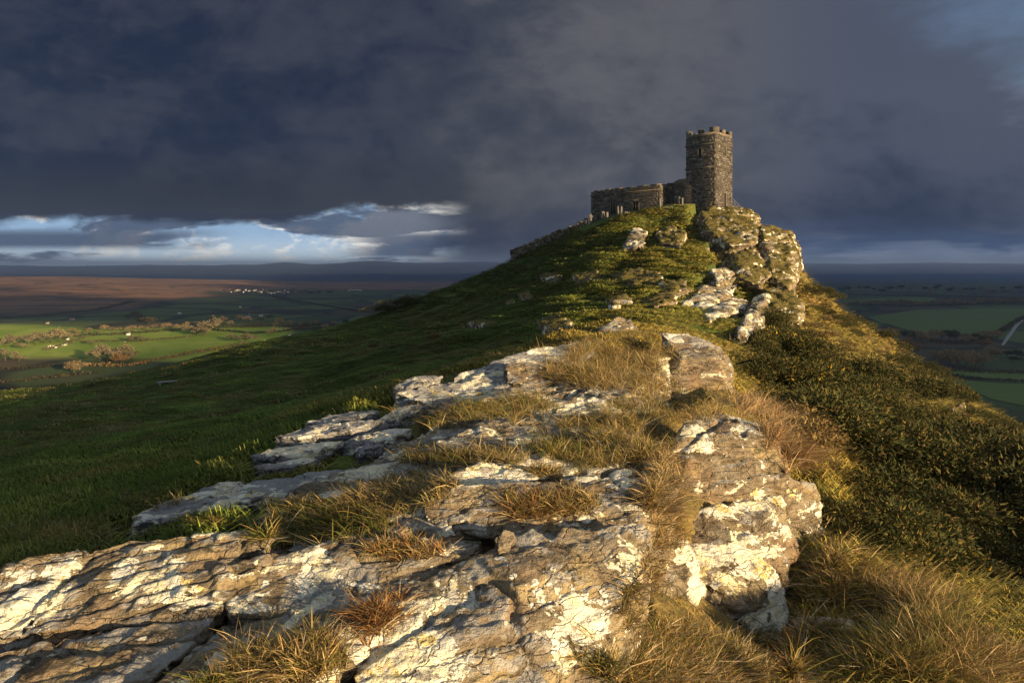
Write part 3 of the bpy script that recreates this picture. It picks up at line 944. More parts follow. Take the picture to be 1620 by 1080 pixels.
def build_far():
    nu, nv = 680, 260
    uu = np.linspace(-1.3, 1.3, nu)
    vv = np.linspace(math.log(140), math.log(16000), nv)
    U, V = np.meshgrid(uu, vv)
    U, V = U.ravel(), V.ravel()
    Y = np.exp(V)
    X = U * Y
    Z = far_h(X, Y)
    p = np.stack([X, Y, Z], 1)
    wob = fbm(p / 160, 3)
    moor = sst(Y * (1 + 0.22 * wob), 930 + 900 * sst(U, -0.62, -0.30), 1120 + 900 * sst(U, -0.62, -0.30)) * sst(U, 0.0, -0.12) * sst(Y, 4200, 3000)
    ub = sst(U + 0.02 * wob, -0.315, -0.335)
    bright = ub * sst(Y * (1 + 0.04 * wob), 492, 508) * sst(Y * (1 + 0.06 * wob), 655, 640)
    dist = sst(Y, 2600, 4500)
    i = np.arange(nu * nv).reshape(nv, nu)
    q = np.stack([i[:-1, :-1], i[:-1, 1:], i[1:, 1:], i[1:, :-1]], -1).reshape(-1, 4)
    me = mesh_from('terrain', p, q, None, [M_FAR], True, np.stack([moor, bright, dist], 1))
    tag(obj('terrain', me), 'valley of fields and brown moor running to far dark hills', None, None, 'structure')
    return p, q


FAR_V, FAR_Q = build_far()
FAR_BVH = BVHTree.FromPolygons([tuple(x) for x in FAR_V], [tuple(x) for x in FAR_Q.tolist()])


def G(px, py):
    """where the line of sight through a pixel of the photograph meets the valley floor"""
    d = Vector(((px - HX) / F, 1, (HY - py) / F))
    h = FAR_BVH.ray_cast(Vector((0, 0, 0)), d.normalized())
    return h[0]


def far_z(x, y):
    return float(far_h(np.array([float(x)]), np.array([float(y)]))[0])


# ------------------------------------------------------------------ cloud deck out of the picture, whose gaps let the sun through
def build_cloud():
    ZD = 950.0
    s = (ZD + 64) / L[2]
    off = L * s
    step = 60.0
    xs = np.arange(-7000, 7500, step)
    ys = np.arange(-100, 5400, step)
    GX, GY = np.meshgrid(xs, ys)
    X, Y = GX.ravel(), GY.ravel()
    u = X / np.maximum(Y, 1)
    wob = fbm(np.stack([X / 300, Y / 300, X * 0], 1), 4)
    wob2 = fbm(np.stack([X / 700, Y / 700, X * 0 + 4], 1), 4)
    # the tor stands in the gap: sunrays to it cross the deck along this strip
    ax = np.array([-560.0 * L[0] / math.hypot(L[0], L[1]), -560.0 * L[1] / math.hypot(L[0], L[1])])
    tt = np.clip((X * ax[0] + (Y - 50) * ax[1]) / (ax @ ax), 0, 1)
    hill = np.hypot(X - tt * ax[0], Y - 50 - tt * ax[1]) < 118 + 10 * wob
    field = (u < -0.30 + 0.05 * wob) & (Y > 490 + 30 * wob) & (Y < 760 + 50 * wob)
    moor = (u < -0.36 + 0.10 * wob2) & (Y > 1350 + 250 * wob2) & (Y < 2700) & (wob < 0.25)
    keep = ~(hill | field | moor)
    DX, DY = X + off[0], Y + off[1]
    inview = (DY > 0) & (ZD / np.maximum(DY, 1) < 0.46) & (np.abs(DX / np.maximum(DY, 1)) < 0.85)
    keep &= ~inview
    keep = keep.reshape(GX.shape)
    nz = fbm(np.stack([DX / 420, DY / 420, X * 0], 1), 4)
    nz2 = fbm(np.stack([DX / 260, DY / 260, X * 0 + 9], 1), 4)
    top = np.stack([DX, DY, ZD + 30 + 12 * nz], 1)
    bot = np.stack([DX, DY, ZD - 2 + 10 * nz2], 1)
    ny, nx = GX.shape
    i = np.arange(nx * ny).reshape(ny, nx)
    c = keep[:-1, :-1] & keep[:-1, 1:] & keep[1:, :-1] & keep[1:, 1:]
    a, b, d, e = i[:-1, :-1][c], i[:-1, 1:][c], i[1:, 1:][c], i[1:, :-1][c]
    N = nx * ny
    q = [np.stack([a, b, d, e], 1) + 0, np.stack([e, d, b, a], 1) + N]
    cp = np.pad(c, 1)
    for (dy, dx, k0, k1) in ((-1, 0, 0, 1), (1, 0, 2, 3), (0, -1, 3, 0), (0, 1, 1, 2)):
        m = cp[1:-1, 1:-1] & ~cp[1 + dy:cp.shape[0] - 1 + dy, 1 + dx:cp.shape[1] - 1 + dx]
        cr = [i[:-1, :-1][m], i[:-1, 1:][m], i[1:, 1:][m], i[1:, :-1][m]]
        q.append(np.stack([cr[k1], cr[k0], cr[k0] + N, cr[k1] + N], 1))
    q = np.concatenate(q)

    def cf(g):
        pos = g.new('ShaderNodeNewGeometry').outputs['Position']
        return g.mix(g.noise(pos, 0.004, 5, 0.6), (0.55, 0.56, 0.6), (0.8, 0.8, 0.82)), 1.0, None
    me = mesh_from('clouds', np.concatenate([top, bot]), q, None, [mat('cloud_grey', cf)], True)
    tag(obj('clouds', me), 'broken grey cloud drifting above the valley', None, None, 'structure')


build_cloud()

vs, qs, n0 = [], [], 0
for v, q in SOLIDS[:NEAR_ROCKS] + [(HILL_V, HILL_Q)]:
    vs.append(v)
    qs.append(q + n0)
    n0 += len(v)
NEAR_BVH = BVHTree.FromPolygons(np.concatenate(vs).tolist(), np.concatenate(qs).tolist())


def hit(px, py):
    d = Vector(((px - HX) / F, 1, (HY - py) / F)).normalized()
    h = NEAR_BVH.ray_cast(Vector((0, 0, 0)), d)
    return h[0], h[1]


# ------------------------------------------------------------------ grass
class Blades:
    def __init__(s, seed):
        s.r = np.random.default_rng(seed)
        s.V, s.Q, s.T, s.C, s.n = [], [], [], [], 0

    def add(s, roots, length, lean, spread, width, cols, droop=0.6):
        r = s.r
        n = len(roots)
        if not n:
            return
        roots = np.asarray(roots, float)
        ln = np.asarray(length) * r.uniform(0.55, 1.15, n)
        az = r.uniform(0, 2 * math.pi, n)
        sp = spread * np.sqrt(r.uniform(0, 1, n))
        d = np.stack([np.cos(az) * sp, np.sin(az) * sp, np.ones(n)], 1) + np.asarray(lean) * r.uniform(-.1, 1.7, (n, 1)) + r.normal(size=(n, 3)) * 0.16
        ln = ln * np.where(r.uniform(size=n) < 0.12, r.uniform(1.1, 1.5, n), 1.0) * np.where(r.uniform(size=n) < 0.3, r.uniform(.35, .8, n), 1.0)
        d /= np.linalg.norm(d, axis=1)[:, None]
        side = np.stack([-d[:, 1], d[:, 0], 0 * d[:, 0]], 1) + r.normal(size=(n, 3)) * 0.4
        side -= (side * d).sum(1)[:, None] * d
        side /= np.linalg.norm(side, axis=1)[:, None]
        bend = np.stack([d[:, 0], d[:, 1], 0 * d[:, 0]], 1) * 1.0 + r.normal(size=(n, 3)) * 0.28
        bend[:, 2] = -droop * r.uniform(0.3, 1.4, n)
        w = np.asarray(width) * r.uniform(0.45, 1.7, n)
        rows = []
        for t, wk in ((0, 1.0), (0.38, 0.9), (0.72, 0.6)):
            c = roots + d * (ln * t)[:, None] + bend * (ln * 0.55 * t * t)[:, None]
            rows.append(c - side * (w * wk * 0.5)[:, None])
            rows.append(c + side * (w * wk * 0.5)[:, None])
        rows.append(roots + d * ln[:, None] + bend * (ln * 0.55)[:, None])
        V = np.stack(rows, 1).reshape(-1, 3)
        b = s.n + np.arange(n)[:, None] * 7
        s.Q.append(np.concatenate([b + np.array([0, 1, 3, 2]), b + np.array([2, 3, 5, 4])]))
        s.T.append(b + np.array([4, 5, 6]))
        cols = np.asarray(cols)
        ci = cols[r.integers(0, len(cols), n)] * r.uniform(0.5, 1.45, (n, 1))
        s.C.append(np.repeat(ci, 7, axis=0))
        s.V.append(V)
        s.n += len(V)

    def build(s, name):
        v = np.concatenate(s.V)
        v, c = split_loc(v)
        me = mesh_from(name, v, np.concatenate(s.Q), np.concatenate(s.T), [M_BLADE], False, np.concatenate(s.C))
        return obj(name, me, None, c)


STRAW = [(0.34, 0.235, 0.095), (0.42, 0.31, 0.14), (0.25, 0.16, 0.065), (0.22, 0.17, 0.05), (0.13, 0.125, 0.03)]
GREENY = [(0.10, 0.115, 0.022), (0.15, 0.14, 0.03), (0.24, 0.17, 0.05), (0.31, 0.20, 0.07), (0.07, 0.085, 0.018)]
TAWNY = [(0.46, 0.31, 0.15), (0.55, 0.40, 0.22), (0.36, 0.225, 0.10)]
RUST = [(0.20, 0.095, 0.035), (0.27, 0.14, 0.05), (0.15, 0.075, 0.028), (0.33, 0.20, 0.07)]


def tuft(B, px, py, rx, ry, n, ln, cols, lean=(-0.25, -0.1, 0), spread=0.9, width=0.004, droop=0.6, clump=0.5):
    r = B.r
    roots, nn = [], max(3, int(n * 0.04))
    ck = r.normal(size=(nn, 2)) * 0.5
    for _ in range(int(n * 1.5)):
        if r.uniform() < clump:
            k = ck[r.integers(0, nn)] + r.normal(size=2) * 0.09
        else:
            a, q = r.uniform(0, 6.283), math.sqrt(r.uniform())
            k = np.array([math.cos(a), math.sin(a)]) * q
        h, nm = hit(px + k[0] * rx, py + k[1] * ry)
        if h is not None and nm.z > 0.1:
            roots.append((h.x, h.y, h.z - 0.008))
    B.add(roots, ln * 0.95, lean, spread, width, cols, droop)
    if len(roots) > 8:                              # flattened dead stems through the tuft
        B.add(roots[::4], ln * 0.85, (0, 0, -.55), 2.6, width * 1.15, [(0.30, 0.25, 0.16), (0.13, 0.095, 0.055), (0.40, 0.34, 0.22)], 0.05)


def build_ridge_grass():
    B = Blades(77)
    r = B.r
    c = HILL_V[HILL_Q].mean(1)
    u, Y = c[:, 0] / c[:, 1], c[:, 1]
    ok = np.nonzero((Y > 3) & (Y < 17) & (u > -0.42) & (u < 0.42))[0]
    n0, vs, qs = 0, [], []
    for v, q in SOLIDS[:NEAR_ROCKS]:
        vs.append(v)
        qs.append(q + n0)
        n0 += len(v)
    bv = BVHTree.FromPolygons(np.concatenate(vs).tolist(), np.concatenate(qs).tolist())
    w = sst(Y[ok], 2.5, 5) * sst(u[ok], -.40, -.12) * (0.25 + sst(fbm(c[ok] * 1.1, 3), -0.3, 0.2))
    k = r.choice(ok, 27000, p=w / w.sum())
    pts = c[k] + r.normal(size=(len(k), 3)) * np.array([.03, .03, 0])
    keep = [bv.ray_cast(Vector(p) + Vector((0, 0, 4)), Vector((0, 0, -1)))[0] for p in pts]
    good = np.array([h is None or h.z < p[2] - .02 for h, p in zip(keep, pts)])
    pts = pts[good]
    nz = fbm(pts * 0.8 + 12, 3)
    near = np.array([bv.find_nearest(Vector(p), 0.6)[3] or 0.6 for p in pts])      # thin soil beside bare rock
    thin = np.clip(near / 0.45, 0.35, 1.0)
    for lo, hi, cols in ((-9, -.08, GREENY), (-.08, .12, STRAW + GREENY[2:4]), (.12, 9, STRAW)):
        m = (nz >= lo) & (nz < hi)
        B.add(pts[m], (0.10 + 0.0075 * pts[m][:, 1]) * (1 + .8 * nz[m]) * thin[m], (-.3, -.1, 0), 0.8, 0.0030 + 0.00032 * pts[m][:, 1], cols, .6)
    tag(B.build('ridge_grass'), 'straw and green grass filling the hollows between the rocks of the ridge', None, None, 'stuff')


build_ridge_grass()


def build_near_grass():
    def one(name, label, items, seed, cat=None, stuff=True):
        B = Blades(seed)
        for it in items:
            tuft(B, *it[0], **it[1])
        o = B.build(name)
        if stuff:
            tag(o, label, None, None, 'stuff')
        else:
            tag(o, label, cat)
        return o
    one('grass_tussock', 'wide straw and green tussock sprawling between the front ledges', [
        ((520, 832, 105, 26, 1500, .17, GREENY), {}), ((610, 795, 80, 20, 1000, .15, STRAW), {}), ((660, 768, 70, 18, 900, .15, STRAW), {}), ((455, 850, 55, 16, 500, .14, GREENY), {})], 1, 'grass', False)
    one('grass_tussock', 'reddish straw tussock drooping over the dark flat-faced ledge', [
        ((850, 806, 55, 18, 1000, .17, RUST + STRAW), {}), ((905, 800, 40, 16, 500, .15, STRAW), {})], 2, 'grass', False)
    one('grass_tussock', 'small rust-red tuft in the crack left of the big front boulder', [
        ((598, 980, 36, 26, 420, .15, RUST), dict(spread=1.1))], 3, 'grass', False)
    one('grass_tussock', 'straw tussock cut by the bottom edge, below the golden slab', [
        ((440, 1058, 75, 34, 1100, .16, STRAW), dict(lean=(-.3, 0, 0))), ((505, 1040, 45, 30, 500, .15, STRAW), {}), ((350, 1090, 50, 12, 250, .12, GREENY), {})], 4, 'grass', False)
    one('grass_tussock', 'thin dry tuft on the cream rim of the brown slab', [
        ((645, 872, 62, 16, 620, .12, RUST + STRAW), {})], 5, 'grass', False)
    one('dry_grass', 'dry tussock grass over the crest of the ridge', [
        ((960, 716, 85, 26, 2200, .22, GREENY + STRAW), {}), ((1025, 700, 45, 30, 1100, .22, STRAW), {}), ((890, 712, 60, 16, 900, .2, GREENY), {}), ((865, 748, 28, 8, 300, .15, STRAW), {}),
        ((690, 728, 60, 12, 900, .17, STRAW + GREENY), {}), ((780, 722, 60, 12, 800, .16, STRAW), {}),
        ((1010, 660, 60, 26, 1500, .25, STRAW + GREENY), {}), ((940, 672, 60, 12, 900, .2, STRAW), {}), ((1090, 655, 50, 16, 700, .2, STRAW), {}),
        ((700, 662, 55, 18, 1000, .22, STRAW + GREENY), {}), ((830, 645, 50, 22, 900, .28, STRAW + GREENY), {}), ((760, 650, 50, 14, 700, .22, GREENY), {}),
        ((960, 600, 70, 20, 1700, .3, STRAW), {}), ((905, 590, 50, 18, 900, .32, STRAW), {}), ((1000, 565, 70, 26, 2600, .36, STRAW), dict(lean=(-.5, 0, 0))), ((945, 560, 50, 20, 1400, .34, STRAW), {}),
        ((1040, 620, 40, 20, 800, .3, STRAW), {}), ((1010, 535, 40, 8, 500, .3, STRAW), {})], 6)
    one('grass_strip', 'straw grass hanging down the cleft left of the square brown block', [
        ((1050, 800, 30, 40, 1500, .18, STRAW + TAWNY), dict(lean=(-.1, -.8, 0))), ((1057, 765, 26, 46, 1500, .20, TAWNY + STRAW), dict(lean=(-.1, -.7, 0))), ((1054, 830, 24, 40, 1300, .20, STRAW + TAWNY), dict(lean=(-.1, -.7, 0))), ((1036, 900, 18, 40, 700, .16, TAWNY + STRAW), dict(lean=(0, -.7, 0))), ((1000, 960, 18, 40, 700, .15, STRAW), dict(lean=(0, -.7, 0)))], 7, 'grass', False)
    one('grass_tussock', 'pale tawny wind-combed grass bank right of the square brown block', [
        ((1205, 645, 35, 16, 1000, .36, TAWNY + STRAW[:1]), dict(lean=(.5, -.1, 0), spread=.6, droop=.5, clump=.8)), ((1235, 680, 34, 26, 1700, .42, TAWNY), dict(lean=(.45, -.3, 0), spread=.6, droop=.7, clump=.8)), ((1262, 720, 28, 24, 1700, .40, TAWNY + RUST[:1]), dict(lean=(.4, -.4, 0), spread=.6, droop=.8, clump=.8))], 8, 'grass', False)
    one('long_grass', 'long tawny and green grass on the slope under the rocks', [
        ((1110, 1062, 120, 34, 3000, .19, GREENY + TAWNY), dict(lean=(-.5, -.2, 0), clump=.3)), ((1010, 1060, 70, 26, 1500, .15, STRAW + GREENY), dict(lean=(-.4, -.2, 0))), ((1060, 1010, 60, 26, 1100, .13, STRAW), dict(lean=(-.3, -.3, 0))), ((1160, 1030, 80, 22, 1300, .15, GREENY + STRAW), dict(lean=(-.3, -.3, 0))), ((1215, 1022, 40, 16, 800, .16, GREENY), dict(lean=(-.2, -.3, 0))), ((1230, 1064, 70, 24, 1500, .18, GREENY + RUST), dict(lean=(-.3, -.3, 0))),
        ((1340, 1040, 90, 40, 2600, .3, GREENY), dict(lean=(.2, -.3, 0))), ((1470, 1040, 90, 45, 2600, .27, RUST[3:] + GREENY + STRAW), dict(lean=(.35, -.2, 0))), ((1330, 930, 60, 40, 2600, .27, TAWNY + GREENY), dict(lean=(.5, -.1, 0))),
        ((1420, 950, 60, 45, 2000, .28, STRAW + TAWNY), dict(lean=(.5, -.1, 0))), ((1310, 880, 35, 25, 1200, .27, TAWNY + GREENY), dict(lean=(.5, -.1, 0))), ((1560, 1060, 70, 30, 1500, .28, STRAW + TAWNY), dict(lean=(.3, -.1, 0))), ((1500, 980, 50, 40, 1000, .27, GREENY + STRAW), dict(lean=(.4, 0, 0)))], 9)
    one('shaded_grass', 'dull tufty grass along the shaded left foot of the rocks', [
        ((90, 850, 110, 14, 1200, .2, GREENY), {}), ((200, 790, 90, 14, 900, .14, GREENY + STRAW), {}), ((360, 745, 60, 10, 600, .13, GREENY), {}), ((470, 800, 60, 8, 500, .12, GREENY + STRAW), {}), ((330, 830, 70, 7, 500, .12, GREENY), {})], 10)


build_near_grass()


# turf clumps all over the hill: one uncountable mass, scattered by geometry nodes
def clump_mesh(name, seed, n, h, w, cols, spread=0.9, wide=0.5):
    B = Blades(seed)
    r = B.r
    roots = np.stack([r.normal(size=n) * wide * .5, r.normal(size=n) * wide * .5, np.full(n, -0.03)], 1)
    B.add(roots, h, (-0.2, 0, 0), spread, w, cols)
    v = np.concatenate(B.V)
    return mesh_from(name, v, np.concatenate(B.Q), np.concatenate(B.T), [M_TURF], False, np.concatenate(B.C))


def turf_mat():
    m = bpy.data.materials.new('turf_blades')
    m.use_nodes = True
    g = NT(m.node_tree)
    a = g.new('ShaderNodeAttribute', attribute_name='tint').outputs['Color']
    b = g.new('ShaderNodeAttribute', attribute_name='shade', attribute_type='INSTANCER').outputs['Color']
    bs = g.new('ShaderNodeBsdfPrincipled')
    g.put(bs.inputs['Base Color'], g.mix(1.0, a, b, 'MULTIPLY'))
    bs.inputs['Roughness'].default_value = 0.8
    bs.inputs['Specular IOR Level'].default_value = 0.1
    o = g.new('ShaderNodeOutputMaterial')
    g.t.links.new(bs.outputs[0], o.inputs[0])
    return m


M_TURF = turf_mat()


def scatter(name, label, proto_mesh, pts, scale, cols, rnd, flat_):
    me = bpy.data.meshes.new(name)
    n = len(pts)
    pts, c0 = split_loc(pts)
    me.vertices.add(n)
    me.vertices.foreach_set('co', pts.astype(np.float32).ravel())
    a = me.attributes.new('sc', 'FLOAT', 'POINT')
    a.data.foreach_set('value', scale.astype(np.float32))
    a = me.attributes.new('flat', 'FLOAT', 'POINT')
    a.data.foreach_set('value', flat_.astype(np.float32))
    a = me.attributes.new('rz', 'FLOAT', 'POINT')
    a.data.foreach_set('value', rnd.uniform(-.9, .9, n).astype(np.float32))
    a = me.attributes.new('shade', 'FLOAT_COLOR', 'POINT')
    c = np.ones((n, 4), np.float32)
    c[:, :3] = cols
    a.data.foreach_set('color', c.ravel())
    o = obj(name, me, None, c0)
    proto = bpy.data.objects.new(name + '_source', proto_mesh)
    ng = bpy.data.node_groups.new(name, 'GeometryNodeTree')
    ng.interface.new_socket('Geometry', in_out='INPUT', socket_type='NodeSocketGeometry')
    ng.interface.new_socket('Geometry', in_out='OUTPUT', socket_type='NodeSocketGeometry')
    N = ng.nodes
    gi, go = N.new('NodeGroupInput'), N.new('NodeGroupOutput')
    oi = N.new('GeometryNodeObjectInfo')
    oi.inputs['Object'].default_value = proto
    ip = N.new('GeometryNodeInstanceOnPoints')
    s1 = N.new('GeometryNodeInputNamedAttribute')
    s1.data_type = 'FLOAT'
    s1.inputs[0].default_value = 'sc'
    s2 = N.new('GeometryNodeInputNamedAttribute')
    s2.data_type = 'FLOAT'
    s2.inputs[0].default_value = 'rz'
    cb = N.new('ShaderNodeCombineXYZ')
    lk = ng.links.new
    lk(gi.outputs[0], ip.inputs['Points'])
    lk(oi.outputs['Geometry'], ip.inputs['Instance'])
    s3 = N.new('GeometryNodeInputNamedAttribute')
    s3.data_type = 'FLOAT'
    s3.inputs[0].default_value = 'flat'
    mu = N.new('ShaderNodeMath')
    mu.operation = 'MULTIPLY'
    cs = N.new('ShaderNodeCombineXYZ')
    lk(s1.outputs[0], mu.inputs[0])
    lk(s3.outputs[0], mu.inputs[1])
    lk(s1.outputs[0], cs.inputs[0])
    lk(s1.outputs[0], cs.inputs[1])
    lk(mu.outputs[0], cs.inputs[2])
    lk(cs.outputs[0], ip.inputs['Scale'])
    lk(s2.outputs[0], cb.inputs[2])
    lk(cb.outputs[0], ip.inputs['Rotation'])
    lk(ip.outputs[0], go.inputs[0])
    md = o.modifiers.new('scatter', 'NODES')
    md.node_group = ng
    tag(o, label, None, None, 'stuff')
    return o


def build_turf():
    r = np.random.default_rng(11)
    n = 190000
    # even spread over the sheet's cells = denser nearer the eye
    q = HILL_Q
    c = HILL_V[q].mean(1)
    u, Y = c[:, 0] / c[:, 1], c[:, 1]
    w = sst(Y, 3.5, 6) * sst(Y, 100, 85) * (np.abs(u) < 0.95) * (0.4 + sst(Y, 8, 30))
    e1 = HILL_V[q[:, 1]] - HILL_V[q[:, 0]]
    e2 = HILL_V[q[:, 3]] - HILL_V[q[:, 0]]
    k = r.choice(len(q), n, p=w / w.sum())
    pts = HILL_V[q[k, 0]] + e1[k] * r.uniform(0, 1, (n, 1)) + e2[k] * r.uniform(0, 1, (n, 1))
    X, Yp, Z = pts.T
    up = X / Yp
    rk, dry, heath = hill_masks(X, Yp, Z)
    chur = (np.abs(Yp - 83.5) < 7) & (np.abs(up - 0.215) < 0.115)
    nz = fbm(pts * 0.5, 3)
    keep = (r.uniform(size=n) > np.clip(rk * 1.4, 0, .85)) & ~chur & (r.uniform(size=n) > 0.35 * sst(heath, 0.2, 0.6))
    # the bare rocky ridge keeps its own grass
    ridge = (Yp < 13) & (up > -0.30 + 0.03 * np.maximum(0, Yp - 6)) & (up < 0.40)
    keep &= ~ridge
    pts, Yp, up, dry, heath, nz = pts[keep], Yp[keep], up[keep], dry[keep], heath[keep], nz[keep]
    cp = []
    for v, fq in SOLIDS[NEAR_ROCKS:]:
        a, b, c_, d_ = v[fq[:, 0]], v[fq[:, 1]], v[fq[:, 2]], v[fq[:, 3]]
        nn = np.cross(c_ - a, d_ - b)
        ar = np.linalg.norm(nn, axis=1)
        nn /= ar[:, None]
        cc = (a + c_) / 2
        ok = np.nonzero((nn[:, 2] > .58 + .30 * fbm(cc * .7, 3)) & (fbm(cc * .55 + 8, 3) > -.08))[0]
        if len(ok):
            kk = r.choice(ok, max(3, int(ar[ok].sum() * (1.5 if len(v) > 4000 else .6))))
            cp.append(cc[kk])
    cp = np.concatenate(cp)
    m_ = len(cp)
    pts, Yp, up = np.concatenate([pts, cp]), np.concatenate([Yp, cp[:, 1]]), np.concatenate([up, cp[:, 0] / cp[:, 1]])
    dry, heath, nz = np.concatenate([dry, np.full(m_, .75)]), np.concatenate([heath, np.zeros(m_)]), np.concatenate([nz, fbm(cp * .5, 3)])
    n = len(pts)
    big = fbm(pts * 0.11 + 3, 3)
    green = np.array([0.092, 0.132, 0.026])[None] * (1 + 0.7 * nz[:, None] + 0.6 * big[:, None])
    rush = sst(fbm(pts * np.array([.22, .5, .5]) + 70, 4), .05, .28)[:, None]
    green = green * (1 - rush) + np.array([0.112, 0.116, 0.030])[None] * rush
    trk = sst(np.abs((pts[:, 2] * .62 + .5 * fbm(pts * .07, 3)) % 1 - .5), .40, .47)[:, None] * sst(fbm(pts * .05 + 9, 3), -.1, .15)[:, None]
    green = green * (1 - .6 * trk) + np.array([0.150, 0.130, 0.050])[None] * .6 * trk
    warm = np.array([0.225, 0.195, 0.040])[None] * (1 + 0.4 * nz[:, None])
    straw = np.array([0.25, 0.175, 0.06])[None]
    br = np.array([0.235, 0.185, 0.052])[None] * (1 + 0.5 * nz[:, None])
    t = np.clip(sst(dry + nz * 0.5, 0.15, 0.75) + 0.45 * sst(up, 0.02, 0.2), 0, 1)[:, None]
    col = green * (1 - t) + (warm * 0.65 + straw * 0.35) * t
    th = (heath * sst(nz + 0.3 * big, -0.25, 0.25))[:, None]
    col = col * (1 - th) + br * th
    col *= r.uniform(0.7, 1.3, (n, 1))
    sc = np.clip(0.10 + 0.0105 * Yp, 0.12, 0.85) * (1 + 0.5 * nz) * r.uniform(0.6, 1.4, n)
    sc[len(sc) - m_:] *= .55
    pm = clump_mesh('turf_clump', 5, 26, 0.62, 0.060, [(1, 1, 1), (.8, .85, .8), (1.25, 1.15, 1.0)], 1.0, 0.7)
    scatter('turf_grass', 'short tufted turf covering the whole tor', pm, pts, sc, np.clip(col, 0.004, 1), r, 1.0 - 0.62 * sst(Yp, 8, 22) + 0.2 * nz - 0.22 * sst(up, 0.12, -0.05) * sst(Yp, 8, 16))

    # bleached rough grass in drifts across the shaded flank
    c = HILL_V[HILL_Q].mean(1)
    u, Y = c[:, 0] / c[:, 1], c[:, 1]
    w = sst(Y, 8, 11) * sst(Y, 75, 60) * sst(u, -.8, -.7) * sst(u, .06, -.04) * sst(fbm(c * np.array([.16, .34, .3]) + 40, 4), .0, .22) * Y
    k = r.choice(len(c), 2600, p=w / w.sum())
    rp = c[k]
    sc2 = np.clip(.16 + .009 * rp[:, 1], .2, .75) * r.uniform(.5, 1.2, len(rp))
    cl = np.array([[.20, .165, .070]]) * r.uniform(.5, 1.25, (len(rp), 1))
    scatter('rough_grass', 'bleached rough grass in drifts across the shaded left flank', pm, rp, sc2, cl, r, np.full(len(rp), .62))


build_turf()


# ------------------------------------------------------------------ gorse, bracken and heather on the right slope
def bush_mesh(name, seed, n, h, w, cols, size, flat=0.75):
    r = np.random.default_rng(seed)
    lobes = [(r.normal(size=3) * np.array([.34, .34, .16]) + np.array([0, 0, .36 * h]), r.uniform(.28, .46)) for _ in range(9)]
    V, T, C = [], [], []
    for i in range(n):
        c, rad = lobes[r.integers(0, len(lobes))]
        d = r.normal(size=3)
        d[2] = abs(d[2]) * 0.9 - 0.15
        d /= np.linalg.norm(d)
        rr = rad * w * r.uniform(0.62, 1.08)
        p = np.array([c[0] * w, c[1] * w, c[2]]) + d * rr * np.array([1, 1, flat * h])
        if p[2] < 0.0:
            p[2] = r.uniform(0, .08)
        ax = d + r.normal(size=3) * 0.55
        ax /= np.linalg.norm(ax)
        sd = np.cross(ax, r.normal(size=3))
        sd /= np.linalg.norm(sd)
        s = size * r.uniform(.6, 1.4)
        b = len(V)
        V += [p - sd * s * .34, p + sd * s * .34, p + ax * s * 1.9]
        T.append((b, b + 1, b + 2))
        cc = np.array(cols[r.integers(0, len(cols))]) * r.uniform(.6, 1.35)
        C += [cc] * 3
    return mesh_from(name, np.array(V), None, T, [M_LEAF], False, np.array(C))


BRACK = [(0.125, 0.084, 0.034), (0.170, 0.115, 0.045), (0.088, 0.060, 0.026), (0.22, 0.17, 0.065)]
GORSE = [(0.028, 0.036, 0.011), (0.040, 0.046, 0.012), (0.060, 0.058, 0.015), (0.020, 0.026, 0.009), (0.100, 0.078, 0.024)]


